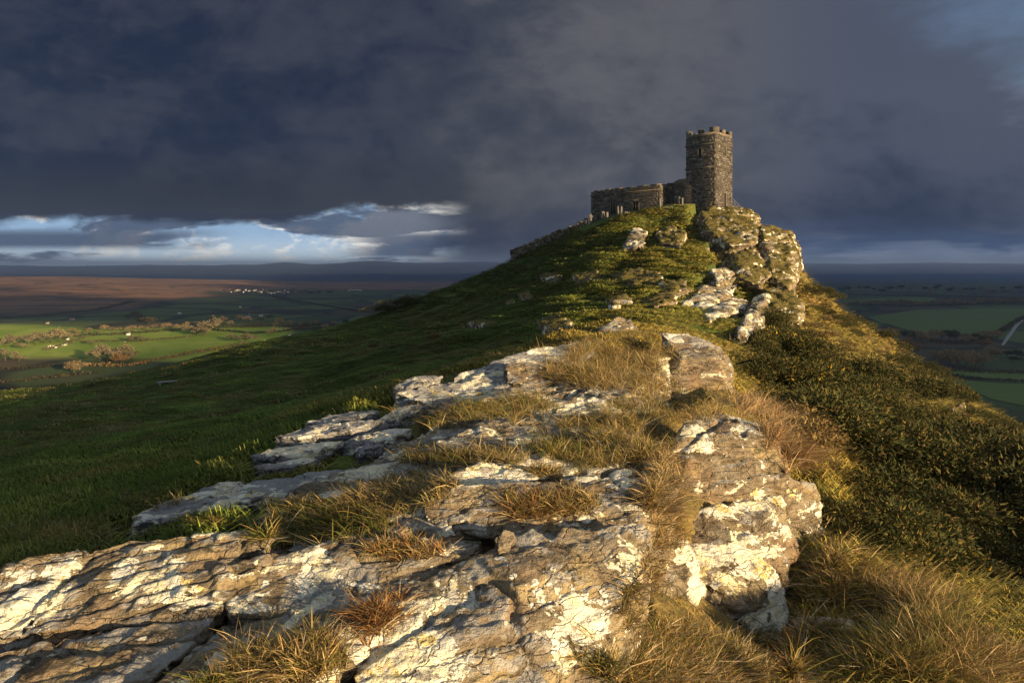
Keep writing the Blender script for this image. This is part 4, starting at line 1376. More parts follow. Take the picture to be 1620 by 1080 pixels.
def build_gorse():
    r = np.random.default_rng(21)
    protos = [bush_mesh('gorse_bush', 40 + k, 8000, .85 + .1 * k, 1.25, GORSE * 4 + BRACK[:1] + ([(0.42, 0.27, 0.02)] if k == 0 else []), .034) for k in range(3)]
    bp = [bush_mesh('bracken_clump', 50 + k, 3600, .75, 1.2, BRACK, .050) for k in range(2)]
    spots = []
    tries = 0
    while len(spots) < 290 and tries < 40000:
        tries += 1
        Y = math.exp(r.uniform(math.log(7.0), math.log(72)))
        lo = 0.37 + 0.06 * sst(np.array([Y]), 12, 8)[0] + (0.06 if Y < 11 else 0.07 if Y > 42 else 0)
        u = r.uniform(lo, 0.86)
        X = u * Y
        nz = fbm(np.array([[X * .16, Y * .16, 1.0]]), 3)[0]
        if nz < (-.30 if Y < 13 else -.16 if Y < 24 else .10):
            continue
        sc = r.uniform(.45, 1.5) * (0.8 if Y < 14 else 1.0) * (1.25 if nz > .15 else 1)
        if any((X - a) ** 2 + (Y - b) ** 2 < (0.56 * (sc + c)) ** 2 for a, b, c in spots):
            continue
        spots.append((X, Y, sc))
    # extra masses close under the mound and behind the capped boulder
    for (px, py) in ((1190, 600), (1215, 590), (1240, 610), (1205, 565), (1225, 570), (1260, 640), (1250, 560), (1268, 590), (1290, 610), (1310, 660), (1300, 620)):
        h, _ = hit(px, py)
        if h is not None:
            spots.append((h.x, h.y, r.uniform(.7, 1.0)))
    for i, (X, Y, sc) in enumerate(spots[:299]):
        z = hill_z(X, Y)
        o = obj('gorse_bush', protos[i % 3], None, (X, Y, z - .12))
        o.rotation_euler = (0, 0, r.uniform(0, 6.28))
        o.scale = (sc, sc, sc * r.uniform(.75, 1.05))
        zone = 'on the near slope beside the long tawny grass' if Y < 14 else 'halfway up the right slope, level with the capped boulder' if Y < 28 else 'high on the right slope below the summit crag'
        lk = ('yellow-flecked gorse bush', 'dark green gorse bush', 'olive gorse bush')[i % 3]
        tag(o, ('large ' if sc > 1.05 else 'small ') + lk + ' ' + zone, 'bush', ('large ' if sc > 1.05 else 'small ') + lk + 'es ' + zone)
    spots2, tries = [], 0
    while len(spots2) < 210 and tries < 30000:
        tries += 1
        Y = math.exp(r.uniform(math.log(9), math.log(75)))
        u = r.uniform(0.39 if Y < 42 else 0.445, 0.86)
        X = u * Y
        nz = fbm(np.array([[X * .16, Y * .16, 1.0]]), 3)[0]
        if nz > 0.05 + 0.2 * (Y < 40):
            continue
        sc = r.uniform(.4, .9)
        if any((X - a) ** 2 + (Y - b) ** 2 < (0.45 * (sc + c)) ** 2 for a, b, c in spots2 + spots):
            continue
        spots2.append((X, Y, sc))
    for i, (X, Y, sc) in enumerate(spots2):
        z = hill_z(X, Y)
        o = obj('bracken_clump', bp[i % 2], None, (X, Y, z - .1))
        o.rotation_euler = (0, 0, r.uniform(0, 6.28))
        o.scale = (sc, sc, sc * r.uniform(.6, .9))
        zone = 'near the long tawny grass' if Y < 14 else 'halfway up the right slope' if Y < 28 else 'high on the right slope'
        tag(o, ('wide' if sc > .65 else 'small') + ' brown dead bracken clump between gorse bushes ' + zone, 'bracken', ('wide' if sc > .65 else 'small') + ' dead bracken ' + zone)
    # dark bush on the skyline right of the summit
    P0 = Vector(P(1292, 452, 74))
    z = hill_z(P0.x, P0.y)
    o = obj('gorse_bush', protos[1], None, (P0.x, P0.y, z - .2))
    o.scale = (1.5, 1.5, 1.6)
    tag(o, 'lone dark bush on the skyline where the right slope meets the crag', 'bush')
    # thorny scrub on the left skyline
    for px, s, lab in ((612, 1.6, 'dark scrub on the left skyline, left of the pair'), (645, 1.9, 'dark scrub on the left skyline, right of the pair')):
        P0 = P(px, 497, 76)
        z = hill_z(P0[0], P0[1])
        o = obj('scrub_bush', protos[2], None, (P0[0], P0[1], z - .3))
        o.scale = (s * 1.3, s, s * .75)
        tag(o, lab, 'bush')
    # small dead bracken stems catching the sun in the shaded flank
    for px, py, s, lab in ((590, 552, .8, 'sunlit dead bracken frond on the shaded flank, largest of the row'), (610, 550, .35, 'tiny sunlit bracken tip beside the largest one'), (622, 551, .4, 'low sunlit bracken tip in the middle of the row'),
                           (648, 549, .4, 'thin sunlit bracken stalk near the right end of the row'), (685, 540, .85, 'orange dead bracken clump highest on the shaded flank')):
        h = HILL_BVH.ray_cast(Vector((0, 0, 0)), Vector(((px - HX) / F, 1, (HY - py) / F)).normalized())[0]
        o = obj('bracken_clump', bp[0], None, (h.x, h.y, h.z - .05))
        o.scale = (s * .45, s * .45, s * .75)
        tag(o, lab, 'bracken')


build_gorse()

# ------------------------------------------------------------------ the church
N1 = np.array([-0.713, -0.701, 0.0])
N2 = np.array([0.701, -0.713, 0.0])
UPV = np.array([0, 0, 1.0])


def stone_fn(g):
    pos = g.new('ShaderNodeNewGeometry').outputs['Position']
    at = g.new('ShaderNodeAttribute', attribute_name='tint').outputs['Color']
    n = g.noise(pos, 3.0, 6, 0.65, 0.4)
    n2 = g.noise(pos, 14, 4, 0.7)
    c = g.mix(1.0, at, g.mix(n, (0.6, 0.6, 0.6), (1.4, 1.38, 1.34)), 'MULTIPLY')
    c = g.mix(g.ss(g.noise(g.vm('ADD', pos, (4, 1, 8)), 1.7, 7, 0.7, 0.6), 0.60, 0.66), c, (0.27, 0.255, 0.22))
    return c, 0.95, g.bump(g.m('ADD', n, n2), 0.8, 0.05)


M_STONE = mat('church_stone', stone_fn)


def flat(name, c, rough=0.9, var=0.35, sc=4.0):
    def fn(g):
        pos = g.new('ShaderNodeNewGeometry').outputs['Position']
        n = g.noise(pos, sc, 5, 0.6)
        return g.mix(n, tuple(x * (1 - var) for x in c), tuple(x * (1 + var) for x in c)), rough, g.bump(n, 0.4, 0.03)
    return mat(name, fn)


M_MORTAR = flat('mortar', (0.085, 0.07, 0.055))
M_DARK = flat('dark_opening', (0.012, 0.011, 0.010))
M_SLATE = flat('slate_roof', (0.07, 0.068, 0.07))
M_METAL = flat('weathered_metal', (0.16, 0.15, 0.14), 0.55)
M_GRAVE = flat('grave_stone', (0.105, 0.098, 0.086), 0.9, 0.45, 9)
M_WOOD = flat('grey_wood', (0.24, 0.235, 0.23), 0.7)
M_STEPS = flat('step_turf', (0.065, 0.075, 0.022))


def stones(mb, o, u, w, h, n, r, course=0.20, cut=(), lo=0.22, hi=0.60, mean=(0.086, 0.078, 0.069)):
    """random rubble courses on a wall face: o lower corner, u along, n outward"""
    z = 0.0
    while z < h - 0.05:
        ch = min(course * r.uniform(.7, 1.35), h - z)
        x = 0.0
        while x < w - 0.02:
            sw = min(r.uniform(lo, hi), w - x)
            if w - x - sw < 0.12:
                sw = w - x
            if not any(a < x + sw and x < b and c < z + ch and z < d for a, b, c, d in cut):
                g = 0.018
                dp = r.uniform(0.015, 0.042)
                p0 = o + u * (x + g) + UPV * (z + g) - n * 0.05
                k = r.choice((.5, .75, .9, 1, 1.1, 1.25, 1.6)) * r.uniform(.8, 1.2)
                c = tuple(np.array(mean) * k * np.array([1, r.uniform(.93, 1.05), r.uniform(.85, 1.1)]))
                a = p0
                b = p0 + u * (sw - 2 * g)
                j = lambda: n * (dp + .05 + r.uniform(-.003, .003)) + u * r.uniform(-.01, .01) + UPV * r.uniform(-.01, .01)
                t = UPV * (ch - 2 * g)
                mb.hexa([a, b, b + j(), a + j(), a + t, b + t, b + t + j(), a + t + j()], c)
            x += sw
        z += ch


def block(mb_core, mb_st, o, eu, w, en, dpt, h, r, cut_u=(), cut_n=(), both=True):
    """a walled block; o = near corner, eu runs along one visible face, en along the other"""
    eu, en = np.array(eu), np.array(en)
    i = 0.03
    mb_core.box(o + eu * i + en * i, eu * (w - 2 * i), en * (dpt - 2 * i), UPV * h)
    nu, nn = -en, -eu
    stones(mb_st, o, eu, w, h, nu, r, cut=cut_u)
    stones(mb_st, o, en, dpt, h, nn, r, cut=cut_n)
    if both:
        stones(mb_st, o + eu * w, en, dpt, h, eu, r)
        stones(mb_st, o + en * dpt, eu, w, h, en, r)


def build_church():
    r = random.Random(5)
    C = np.array([0.2986 * 78, 78.0, 6.4])          # near corner of the tower
    root = thing('church', 'small stone hilltop church with square battlemented tower and low nave', 'church', tuple(C))
    inv = -C
    eL, eR = -N2, -N1                               # along the left face, along the right face

    def part(mb, name, mats, parent=root, kind=None):
        mb.v = [tuple(np.array(p) + inv) for p in mb.v]
        o = mb.build(name, mats, parent)
        if kind:
            o['kind'] = kind
        return o
    S, H = 3.85, 9.0
    # tower, slightly battered
    core, st = MB(), MB()
    cutL = [(2.0 - .19, 2.0 + .19, 6.45, 7.5), (1.8, 2.2, 3.6, 4.3)]
    cutR = [(2.0 - .19, 2.0 + .19, 6.7, 7.8), (2.0 - .24, 2.0 + .24, 0.2, 2.35)]
    block(core, st, C, eL, S, eR, S, H, r, cutL, cutR)
    tower = part(core, 'tower', [M_MORTAR])
    part(st, 'masonry', [M_STONE], tower, 'stuff')
    for zc in (5.15, 7.85):
        mb = MB()
        for o, e, n in ((C, eL, N1), (C, eR, N2), (C + eL * S, eR, eL), (C + eR * S, eL, eR)):
            mb.box(o + n * 0.01 - e * 0.10 + UPV * zc, e * (S + .20), n * .09, UPV * .14, (0.075, 0.066, 0.056))
        part(mb, 'string_course', [M_STONE], tower)
    # parapet and battlements
    mbp = MB()
    for o, e, n in ((C, eL, N1), (C, eR, N2), (C + eL * S, eR, eL), (C + eR * S, eL, eR)):
        mbp.box(o - n * .42 + UPV * (H - .002) + e * .03, e * (S - .06), n * .40, UPV * .22, (0.15, 0.12, 0.09))
    part(mbp, 'parapet', [M_STONE], tower)
    zt = H + .215
    for o, e, n in ((C, eL, N1), (C, eR, N2), (C + eL * S, eR, eL), (C + eR * S, eL, eR)):
        for a, b, hh in ((0.0, .85, .48 if n is N1 or n is N2 else .40), (1.65, 2.35, .38), (3.3, S, .36)):
            if n is N2 and a == 1.62:
                hh = .5
            m = MB()
            m.box(o + e * (a + .02) - n * (.40 if a else .38) + UPV * zt, e * (b - a - .04), n * .37, UPV * hh, tuple(np.array((0.095, 0.084, 0.070)) * r.uniform(.75, 1.2)))
            m.box(o + e * (a - .01) - n * (.44 if a else .42) + UPV * (zt + hh - .003), e * (b - a + .02), n * .45, UPV * .09, (0.11, 0.098, 0.083))
            part(m, 'merlon', [M_STONE], tower)
    # belfry slits, door
    for o, e, n, z0, z1, w2, nm in ((C, eL, N1, 6.47, 7.48, .17, 'window'), (C, eR, N2, 6.72, 7.78, .17, 'window'), (C, eR, N2, .2, 2.3, .21, 'doorway')):
        m = MB()
        m.box(o + e * (2.0 - w2) + UPV * z0 - n * .03, e * 2 * w2, n * .02, UPV * (z1 - z0))
        wdw = part(m, nm, [M_DARK])
        fr = MB()
        for s in (-1, 1):
            fr.box(o + e * (2.0 + s * (w2 + .08) - .06) + UPV * z0 - n * .02, e * .12, n * .10, UPV * (z1 - z0 + .1), (0.13, 0.112, 0.088))
        fr.box(o + e * (2.0 - w2 - .02) + UPV * z1 - n * .02, e * (2 * w2 + .04), n * .09, UPV * .1, (0.13, 0.112, 0.088))
        if nm == 'window':
            for k in range(5):
                fr.box(o + e * (2.0 - w2) + UPV * (z0 + .1 + .2 * k) - n * .01, e * 2 * w2, n * .025, UPV * .05, (0.07, 0.06, 0.055))
        part(fr, 'frame', [M_STONE], wdw)
    # nave: long low body set forward of the tower, with a link and a stair turret
    zb = 6.0 - 1.0
    Nn = C + N1 * 1.1 + eL * 6.7
    Nn[2] = zb
    w, dpt, h = 10.6, 5.4, 4.95
    core, st = MB(), MB()
    cut = [(3.2, 3.85, 1.9, 3.3), (6.7, 7.35, 1.9, 3.3)]
    block(core, st, Nn, eL, w, eR, dpt, h, r, cut)
    nave = part(core, 'nave', [M_MORTAR])
    part(st, 'masonry', [M_STONE], nave, 'stuff')
    for a, b, c, d in cut:
        m = MB()
        m.box(Nn + eL * a + UPV * c - N1 * .03, eL * (b - a), N1 * .02, UPV * (d - c))
        wd = part(m, 'window', [M_DARK])
        fr = MB()
        for x in (a - .1, (a + b) / 2 - .04, b - .0):
            fr.box(Nn + eL * x + UPV * c - N1 * .01, eL * .09, N1 * .09, UPV * (d - c + .1), (0.10, 0.085, 0.065))
        part(fr, 'frame', [M_STONE], wd)
    m = MB()                                          # overhanging parapet course
    m.box(Nn + N1 * .09 - eL * .08 + UPV * (h - .55), eL * (w + .2), eR * .10, UPV * .12, (0.10, 0.082, 0.06))
    part(m, 'string_course', [M_STONE], nave)
    x = 0.0
    k = 0
    while x < w - .3:
        L_ = min(r.uniform(1.5, 2.1), w - x)
        m = MB()
        m.box(Nn + eL * (x + .02) + UPV * (h - .003) - eR * .04, eL * (L_ - .5), eR * .4, UPV * r.uniform(.10, .22), tuple(np.array((0.118, 0.098, 0.076)) * r.uniform(.7, 1.25)))
        part(m, 'merlon', [M_STONE], nave)
        x += L_
    m = MB()                                          # shallow slate roof behind the parapet
    a0 = Nn + eR * .45 + eL * .2 + UPV * (h - .3)
    a1 = a0 + eL * (w - .4)
    b0, b1 = a0 + eR * (dpt - .9), a1 + eR * (dpt - .9)
    r0, r1 = (a0 + b0) / 2 + UPV * .75, (a1 + b1) / 2 + UPV * .75
    m.add([a0, a1, r1, r0, b0, b1], [(0, 1, 2, 3), (3, 2, 5, 4), (0, 4, 5, 1)], [(0, 3, 4), (1, 5, 2)], (1, 1, 1))
    part(m, 'roof', [M_SLATE], nave)
    core, st = MB(), MB()                             # link between nave and tower, set back
    Ln = C + eL * (S + .02) - N1 * .35
    Ln[2] = 6.3
    block(core, st, Ln, eL, 6.7 - S - .06, eR, 3.3, 4.0, r, both=False)
    link = part(core, 'link', [M_MORTAR])
    part(st, 'masonry', [M_STONE], link, 'stuff')
    # squat stair turret against the tower, flush with its face, with a rounded stone top
    core, st = MB(), MB()
    Tn = C + eL * (S - .80) + N1 * .10
    Tn[2] = 5.8
    block(core, st, Tn, eL, 2.35, eR, 1.5, 4.35, r, both=False)
    tur = part(core, 'turret', [M_MORTAR])
    part(st, 'masonry', [M_STONE], tur, 'stuff')
    cap = MB()
    ring = []
    for k in range(9):
        a = math.pi * k / 8
        ring.append(Tn + eL * (1.175 - 1.24 * math.cos(a)) + UPV * (4.345 + .42 * math.sin(a)) + N1 * .05)
    for k in range(8):
        p, q = ring[k], ring[k + 1]
        cap.hexa([p - UPV * .06, q - UPV * .06, q - UPV * .06 + eR * 1.6, p - UPV * .06 + eR * 1.6, p, q, q + eR * 1.6, p + eR * 1.6], tuple(np.array((0.118, 0.098, 0.076)) * r.uniform(.7, 1.3)))
    cap.add([Tn + UPV * 4.345 + N1 * .04] + [p - UPV * .05 - N1 * .01 for p in ring], [], [(0, k + 1, k + 2) for k in range(8)], (0.1, 0.085, 0.065))
    part(cap, 'cap', [M_STONE], tur)
    return C


CH = build_church()


def ground(px, Y):
    x = (px - HX) / F * Y
    return np.array([x, Y, hill_z(x, Y)])


def build_churchyard():
    r = random.Random(9)

    def stone_slab(px, Y, w, h, t, label, shape='slab', rz=0.8):
        p = ground(px, Y)
        root = None
        bm = bmesh.new()
        n = 8
        prof = [(-w / 2, -.4), (w / 2, -.4), (w / 2, h * .8)]
        if shape == 'round':
            prof += [(w / 2 * math.cos(a), h * .8 + w / 2 * math.sin(a)) for a in np.linspace(0.15, math.pi - .15, n)]
        elif shape == 'point':
            prof += [(0, h)]
        else:
            prof += [(w / 2 * .9, h), (-w / 2 * .9, h * .97)]
        prof += [(-w / 2, h * .8)]
        fr = [bm.verts.new((x, -t / 2, z)) for x, z in prof]
        bk = [bm.verts.new((x, t / 2, z)) for x, z in prof]
        bm.faces.new(fr)
        bm.faces.new(bk[::-1])
        for i in range(len(prof)):
            j = (i + 1) % len(prof)
            bm.faces.new((fr[j], fr[i], bk[i], bk[j]))
        bmesh.ops.bevel(bm, geom=[e for e in bm.edges if e.calc_length() > .12], offset=.02, segments=1, affect='EDGES')
        me = bpy.data.meshes.new('gravestone')
        bm.to_mesh(me)
        bm.free()
        me.materials.append(M_GRAVE)
        o = obj('gravestone', me, None, tuple(p))
        o.rotation_euler = (r.uniform(-.06, .06), r.uniform(-.06, .06), rz)
        return tag(o, label, 'gravestone')
    stone_slab(954, 84, .55, 0.85, .16, 'pale rounded gravestone by the left corner of the nave', 'round')
    stone_slab(960.5, 83.5, .35, 0.70, .14, 'narrow gravestone right of the pale rounded one')
    stone_slab(978, 79.5, .30, 1.26, .20, 'tallest thin gravestone in front of the nave', 'point')
    stone_slab(982.5, 79.5, .28, 1.07, .18, 'thin gravestone right beside the tallest one')
    stone_slab(989, 78.5, .75, 0.41, .5, 'low pale tomb block at the foot of the tall gravestones')
    stone_slab(1044, 76.6, .28, 0.89, .22, 'slim lit gravestone against the right end of the nave')
    stone_slab(1074, 77.6, .28, 0.96, .22, 'slim gravestone in front of the stair turret', 'point')
    stone_slab(1079, 77.4, .28, 0.89, .2, 'lit gravestone just right of the slim turret one', 'round')
    # wheel-headed cross on the skyline
    p = ground(934.5, 86)
    root = thing('stone_cross', 'pale wheel-headed stone cross on the skyline left of the nave', 'cross', tuple(p), 0.7)
    m = MB()
    m.box((-.13, -.09, -.3), (.26, 0, 0), (0, .18, 0), (0, 0, 1.15))
    m.build('shaft', [M_GRAVE], root)
    m = MB()
    m.box((-.33, -.07, .95), (.66, 0, 0), (0, .14, 0), (0, 0, .16))
    m.box((-.085, -.075, .72), (.17, 0, 0), (0, .15, 0), (0, 0, .62))
    for k in range(12):
        a, b = 2 * math.pi * k / 12, 2 * math.pi * (k + 1) / 12
        m.tube((.24 * math.cos(a), 0, 1.03 + .24 * math.sin(a)), (.24 * math.cos(b), 0, 1.03 + .24 * math.sin(b)), .045, .045, 5)
    m.build('wheel_head', [M_GRAVE], root)
    # pole by the tower
    p = ground(1122, 76.8)
    root = thing('signpost', 'thin grey post with a small plate standing before the tower', 'post', tuple(p))
    m = MB()
    m.tube((0, 0, -.3), (0, 0, 2.3), .05, .045, 8)
    m.build('pole', [M_METAL], root)
    m = MB()
    m.box((-.14, -.06, 1.95), (.28, 0, 0), (0, .03, 0), (0, 0, .3))
    m.build('plate', [M_METAL], root)
    # flat ledge slab before the tower
    p = ground(1104, 76.0)
    m = MB()
    m.box((-.8, -.25, -.3), (1.6, .15, 0), (0, .6, 0), (0, 0, .62))
    o = m.build('stone_step', [M_GRAVE], None, tuple(p))
    tag(o, 'flat stone slab at the foot of the tower', 'slab')
    # railing right of the tower
    A, B = np.array(ground(1157, 80.4)), np.array(ground(1178, 80.0))
    A[2] = max(A[2], B[2])
    B[2] = min(A[2] - .15, B[2] + .1)
    root = thing('railing', 'light metal safety railing on the rock right of the tower', 'railing', tuple(A))
    nP = 5
    for k in range(nP):
        q = (B - A) * k / (nP - 1)
        m = MB()
        m.tube(q + np.array([0, 0, -.6]), q + np.array([0, 0, 1.15]), .035, .03, 6)
        m.build('post', [M_METAL], root)
    for hh in (.35, .72, 1.12):
        m = MB()
        m.tube(np.array([0, 0, hh]), (B - A) + np.array([0, 0, hh]), .024, .024, 5)
        m.build('rail', [M_METAL], root)
    # dry-stone wall on the left shoulder
    ends = [(809, 79.5), (835, 80.5), (862, 81.5), (890, 82), (915, 82.5), (930, 83.5)]
    pts = [ground(a, b) for a, b in ends]
    root = thing('stone_wall', 'low dark dry-stone wall stepping up the left shoulder to the church', 'wall', tuple(pts[0]))
    o0 = pts[0]
    fine = []
    for a, b in zip(pts[:-1], pts[1:]):
        for t in np.linspace(0, 1, 9)[:-1]:
            fine.append(a + (b - a) * t)
    n = len(fine)
    count = 0
    mbs = MB()
    shared = None
    M = []
    for i in range(n - 1):
        a, b = fine[i], fine[i + 1]
        e = b - a
        ln = np.linalg.norm(e)
        en = np.array([-e[1], e[0], 0]) / max(np.linalg.norm(e[:2]), 1e-6)
        top = 1.25 - .55 * i / n
        z = -.35
        while z < top:
            ch = r.uniform(.18, .3)
            for sgn in (0,):
                w = ln * r.uniform(.9, 1.05)
                off = r.uniform(-.05, .05)
                c = tuple(np.array((0.095, 0.085, 0.065)) * r.uniform(.5, 1.9))
                p = a - o0 + e * r.uniform(-.15, .15) + en * (off - .3) + UPV * z
                j = lambda s=.04: np.array([r.uniform(-s, s) for _ in range(3)])
                b8 = [p + j(), p + e * (w / ln) * .97 + j(), p + e * (w / ln) * .97 + en * .6 + j(), p + en * .6 + j()]
                M.append((b8, [q + UPV * (ch - .015) + j(.02) for q in b8], c))
            z += ch
    M.sort(key=lambda t: -t[1][0][2])
    for b8, t8, c in M[:180]:
        m = MB()
        m.hexa(b8 + t8, c)
        m.build('stone', [M_STONE], root)
    m = MB()
    for b8, t8, c in M[180:]:
        m.hexa(b8 + t8, c)
    o = m.build('masonry', [M_STONE], root)
    o['kind'] = 'stuff'
    # turf steps climbing the shaded flank
    A, B = ground(648, 66), ground(752, 74)
    root = thing('turf_steps', 'long flight of low turf steps climbing the shaded left flank', 'steps', tuple(A))
    N = 26
    for k in range(N):
        t = k / (N - 1)
        p = A + (B - A) * t
        z = hill_z(p[0], p[1])
        m = MB()
        e = np.array([1.5, -.5, 0.0])
        m.box(p - A + np.array([-.9, .25, z - p[2] - .25]), e * 1.15, np.array([.12, .32, 0]), UPV * .36, (1, 1, 1))
        m.build('step', [M_STEPS], root)
    # bench on the shaded flank
    h = HILL_BVH.ray_cast(Vector((0, 0, 0)), Vector(((265 - HX) / F, 1, (HY - 607) / F)).normalized())[0]
    root = thing('bench', 'low grey plank bench alone on the dark left slope', 'bench', tuple(h), 0.55)
    s = h.y / 40.0 * .72
    for k in range(2):
        m = MB()
        m.box((-.75 * s, (-.24 + .25 * k) * s, .16 * s), (1.5 * s, 0, 0), (0, .23 * s, 0), (0, 0, .06 * s))
        m.build('plank', [M_WOOD], root)
    for x in (-.6, .5):
        m = MB()
        m.box((x * s, -.2 * s, -.3), (.1 * s, 0, 0), (0, .4 * s, 0), (0, 0, .3 + .155 * s))
        m.build('leg', [M_WOOD], root)


build_churchyard()


# ------------------------------------------------------------------ the valley: trees, hedges, houses, track
def tree_meshes(seed, H, spread, twigc, dens=900, tw=0.30):
    r = np.random.default_rng(seed)
    mb = MB()
    V, T, C = [], [], []
    tips = []

    def grow(p, d, ln, rad, lev):
        e = p + d * ln
        mb.tube(p, e, rad, rad * .68, 6 if lev == 0 else 4, (0.075, 0.058, 0.040))
        if lev >= 4:
            tips.append(e)
            return
        for _ in range(3 if lev else 4):
            nd = d * (.8 if lev else .55) + r.normal(size=3) * np.array([.55, .55, .30]) * spread
            nd[2] = max(nd[2], -.05) + .10
            nd /= np.linalg.norm(nd)
            grow(p + d * ln * r.uniform(.75, 1.0), nd, ln * r.uniform(.62, .86), rad * .6, lev + 1)
            if lev >= 2:
                tips.append(e)
    grow(np.zeros(3) - np.array([0, 0, .3]), np.array([r.normal() * .05, r.normal() * .05, 1.0]), H * .27, H * .026, 0)
    for _ in range(dens):
        t = tips[r.integers(0, len(tips))]
        p = t + r.normal(size=3) * H * .035
        d = r.normal(size=3) + np.array([0, 0, .4])
        d /= np.linalg.norm(d)
        sd = np.cross(d, r.normal(size=3))
        sd /= np.linalg.norm(sd)
        s = H * tw * .18 * r.uniform(.6, 1.4)
        b = len(V)
        V += [p - sd * s * .2, p + sd * s * .2, p + d * s]
        T.append((b, b + 1, b + 2))
        C += [np.array(twigc[r.integers(0, len(twigc))]) * r.uniform(.7, 1.3)] * 3
    top = np.array(V)[:, 2].max()
    V = [np.array(p) * (H / top) for p in V]
    mb.v = [tuple(np.array(p) * (H / top)) for p in mb.v]
    tr = mb.mesh('trunk', [M_TWIG])
    cr = mesh_from('crown', np.array(V), None, T, [M_TWIG], False, np.array(C))
    return tr, cr


def build_valley():
    r = random.Random(3)
    kinds = []
    pal = [[(0.19, 0.16, 0.09), (0.24, 0.20, 0.115), (0.13, 0.11, 0.065)], [(0.20, 0.15, 0.085), (0.25, 0.18, 0.09)], [(0.20, 0.12, 0.05), (0.24, 0.14, 0.06), (0.15, 0.085, 0.035)], [(0.030, 0.036, 0.018), (0.042, 0.045, 0.02)]]
    for k, (hh, sp, pc, dn) in enumerate([(10, 1.0, pal[0], 1500), (9, 1.2, pal[1], 1400), (8.5, 1.1, pal[2], 1700), (9, .9, pal[3], 2200)]):
        a, b = tree_meshes(100 + k, hh, sp, pc, dn)
        kinds.append((a, b, hh))
    first = {}

    def tree(px, py, hpx, kind, label, group=None, p=None):
        q = p if p is not None else G(px, py)
        if q is None:
            return
        a, b, hh = kinds[kind]
        s = hpx * .88 / F * q.y / hh
        nm = {0: 'bare_tree', 1: 'bare_tree', 2: 'russet_tree', 3: 'evergreen_tree'}[kind]
        t = thing(nm, label, 'tree', (q.x, q.y, q.z), r.uniform(0, 6.28), group)
        wd = s * r.uniform(1.0, 1.35)
        t.scale = (wd, wd, s * .92)
        obj('trunk', a, t)
        obj('crown', b, t)
    L1 = 'bare pale tree in the wooded clump at the far left of the sunlit field'
    for k, (px, py, h) in enumerate(((10, 548, 18), (26, 545, 24), (36, 552, 16), (45, 543, 26), (58, 545, 24), (70, 542, 30), (82, 541, 30), (95, 540, 26), (105, 536, 20))):
        tree(px, py, h, 0, nth(k) + ' ' + 'tree from the left in the wooded clump left of the sunlit field', 'trees in the clump at the far left')
    tree(8, 570, 34, 0, 'bare pale tree cut by the left edge beside the sunlit field')
    tree(30, 572, 18, 0, 'small bare shrub-like tree near the left edge, in the sunlit field corner')
    for k, (px, py, h) in enumerate(((158, 570, 34), (170, 572, 40), (182, 572, 40), (195, 570, 28))):
        tree(px, py, h, 0, nth(k) + ' tree from the left in the big clump near the sunlit field', 'trees at the near corner of the sunlit field')
    tree(192, 575, 24, 2, 'russet bush-like tree right of the big near clump')
    tree(212, 570, 22, 0, 'bare tree just right of the russet one')
    for k, (px, py, h) in enumerate(((305, 528, 24), (312, 530, 28), (319, 531, 22), (326, 528, 36))):
        tree(px, py, h, 0, nth(k) + ' tall bare tree from the left in the group behind the sunlit field', 'tall trees behind the sunlit field')
    tree(322, 531, 14, 3, 'small evergreen at the foot of the tall bare trees')
    for k, (px, py, h) in enumerate(((145, 545, 12), (213, 541, 16), (224, 540, 14))):
        tree(px, py, h, 0, nth(k) + ' small bare tree from the left in the middle of the sunlit field', 'small trees inside the sunlit field')
    tree(388, 542, 24, 0, 'rounded bare tree alone at the right corner of the sunlit field')
    tree(425, 530, 18, 0, 'rounded bare tree right of the sunlit field')
    tree(366, 538, 16, 0, 'low bare tree left of the rounded one')
    tree(118, 590, 26, 1, 'dark bare tree in the shaded hedge below the sunlit field')
    tree(502, 528, 16, 3, 'dark evergreen beside the white cottages right of the valley')
    for i in range(26):
        px = 330 + i * 13 + r.uniform(-5, 5)
        tree(px, 512 + r.uniform(-5, 6) + (4 if px > 480 else 0), r.uniform(8, 15), r.choice((1, 1, 3)), nth(i) + ' dim tree from the left in the wooded strip around the white farm', 'trees in the wooded strip by the white farm')
    for i in range(24):
        px = 90 + i * 11 + r.uniform(-4, 4)
        tree(px, 528 - i * .45 + r.uniform(-2, 2), r.uniform(7, 13), 1, nth(i) + ' dim hedge tree from the left along the far side of the sunlit field', 'hedge trees beyond the sunlit field')
    for i in range(22):
        px = 355 + i * 9 + r.uniform(-3, 3)
        tree(px, 462 + (px - 355) * .012 + r.uniform(-1, 2), r.uniform(4, 7), r.choice((1, 3)), nth(i) + ' tiny dark tree from the left among the village houses', 'trees around the far village')
    # right-hand side
    for k, (px, py, h) in enumerate(((1490, 578, 34), (1503, 580, 38), (1516, 581, 36), (1530, 582, 38), (1543, 582, 34), (1556, 580, 30))):
        tree(px, py, h, 1, nth(k) + ' bare tree from the left in the small grove below the dark green field', 'trees of the small grove')
    tree(1555, 552, 24, 2, 'round russet tree at the corner of the dark green field')
    tree(1430, 552, 26, 2, 'russet tree half hidden behind the right hillside')
    tree(1452, 560, 26, 2, 'second russet tree half hidden behind the right hillside, lower down')
    for i in range(12):
        px = 1440 + i * 12.5 + r.uniform(-4, 4)
        tree(px, 540 + r.uniform(-4, 5), r.uniform(14, 26), r.choice((1, 3, 3)), nth(i) + ' dark tree from the left in the hedge below the dark green field', 'hedge trees below the dark green field')
    for i in range(44):
        px = 1352 + i * 6.4 + r.uniform(-2.5, 2.5)
        tree(px, 484 - i * .06 + r.uniform(-1, 1), r.uniform(9, 15), 1, nth(i) + ' thin bare tree from the left in the long row behind the dark green field', 'row of trees behind the dark green field')
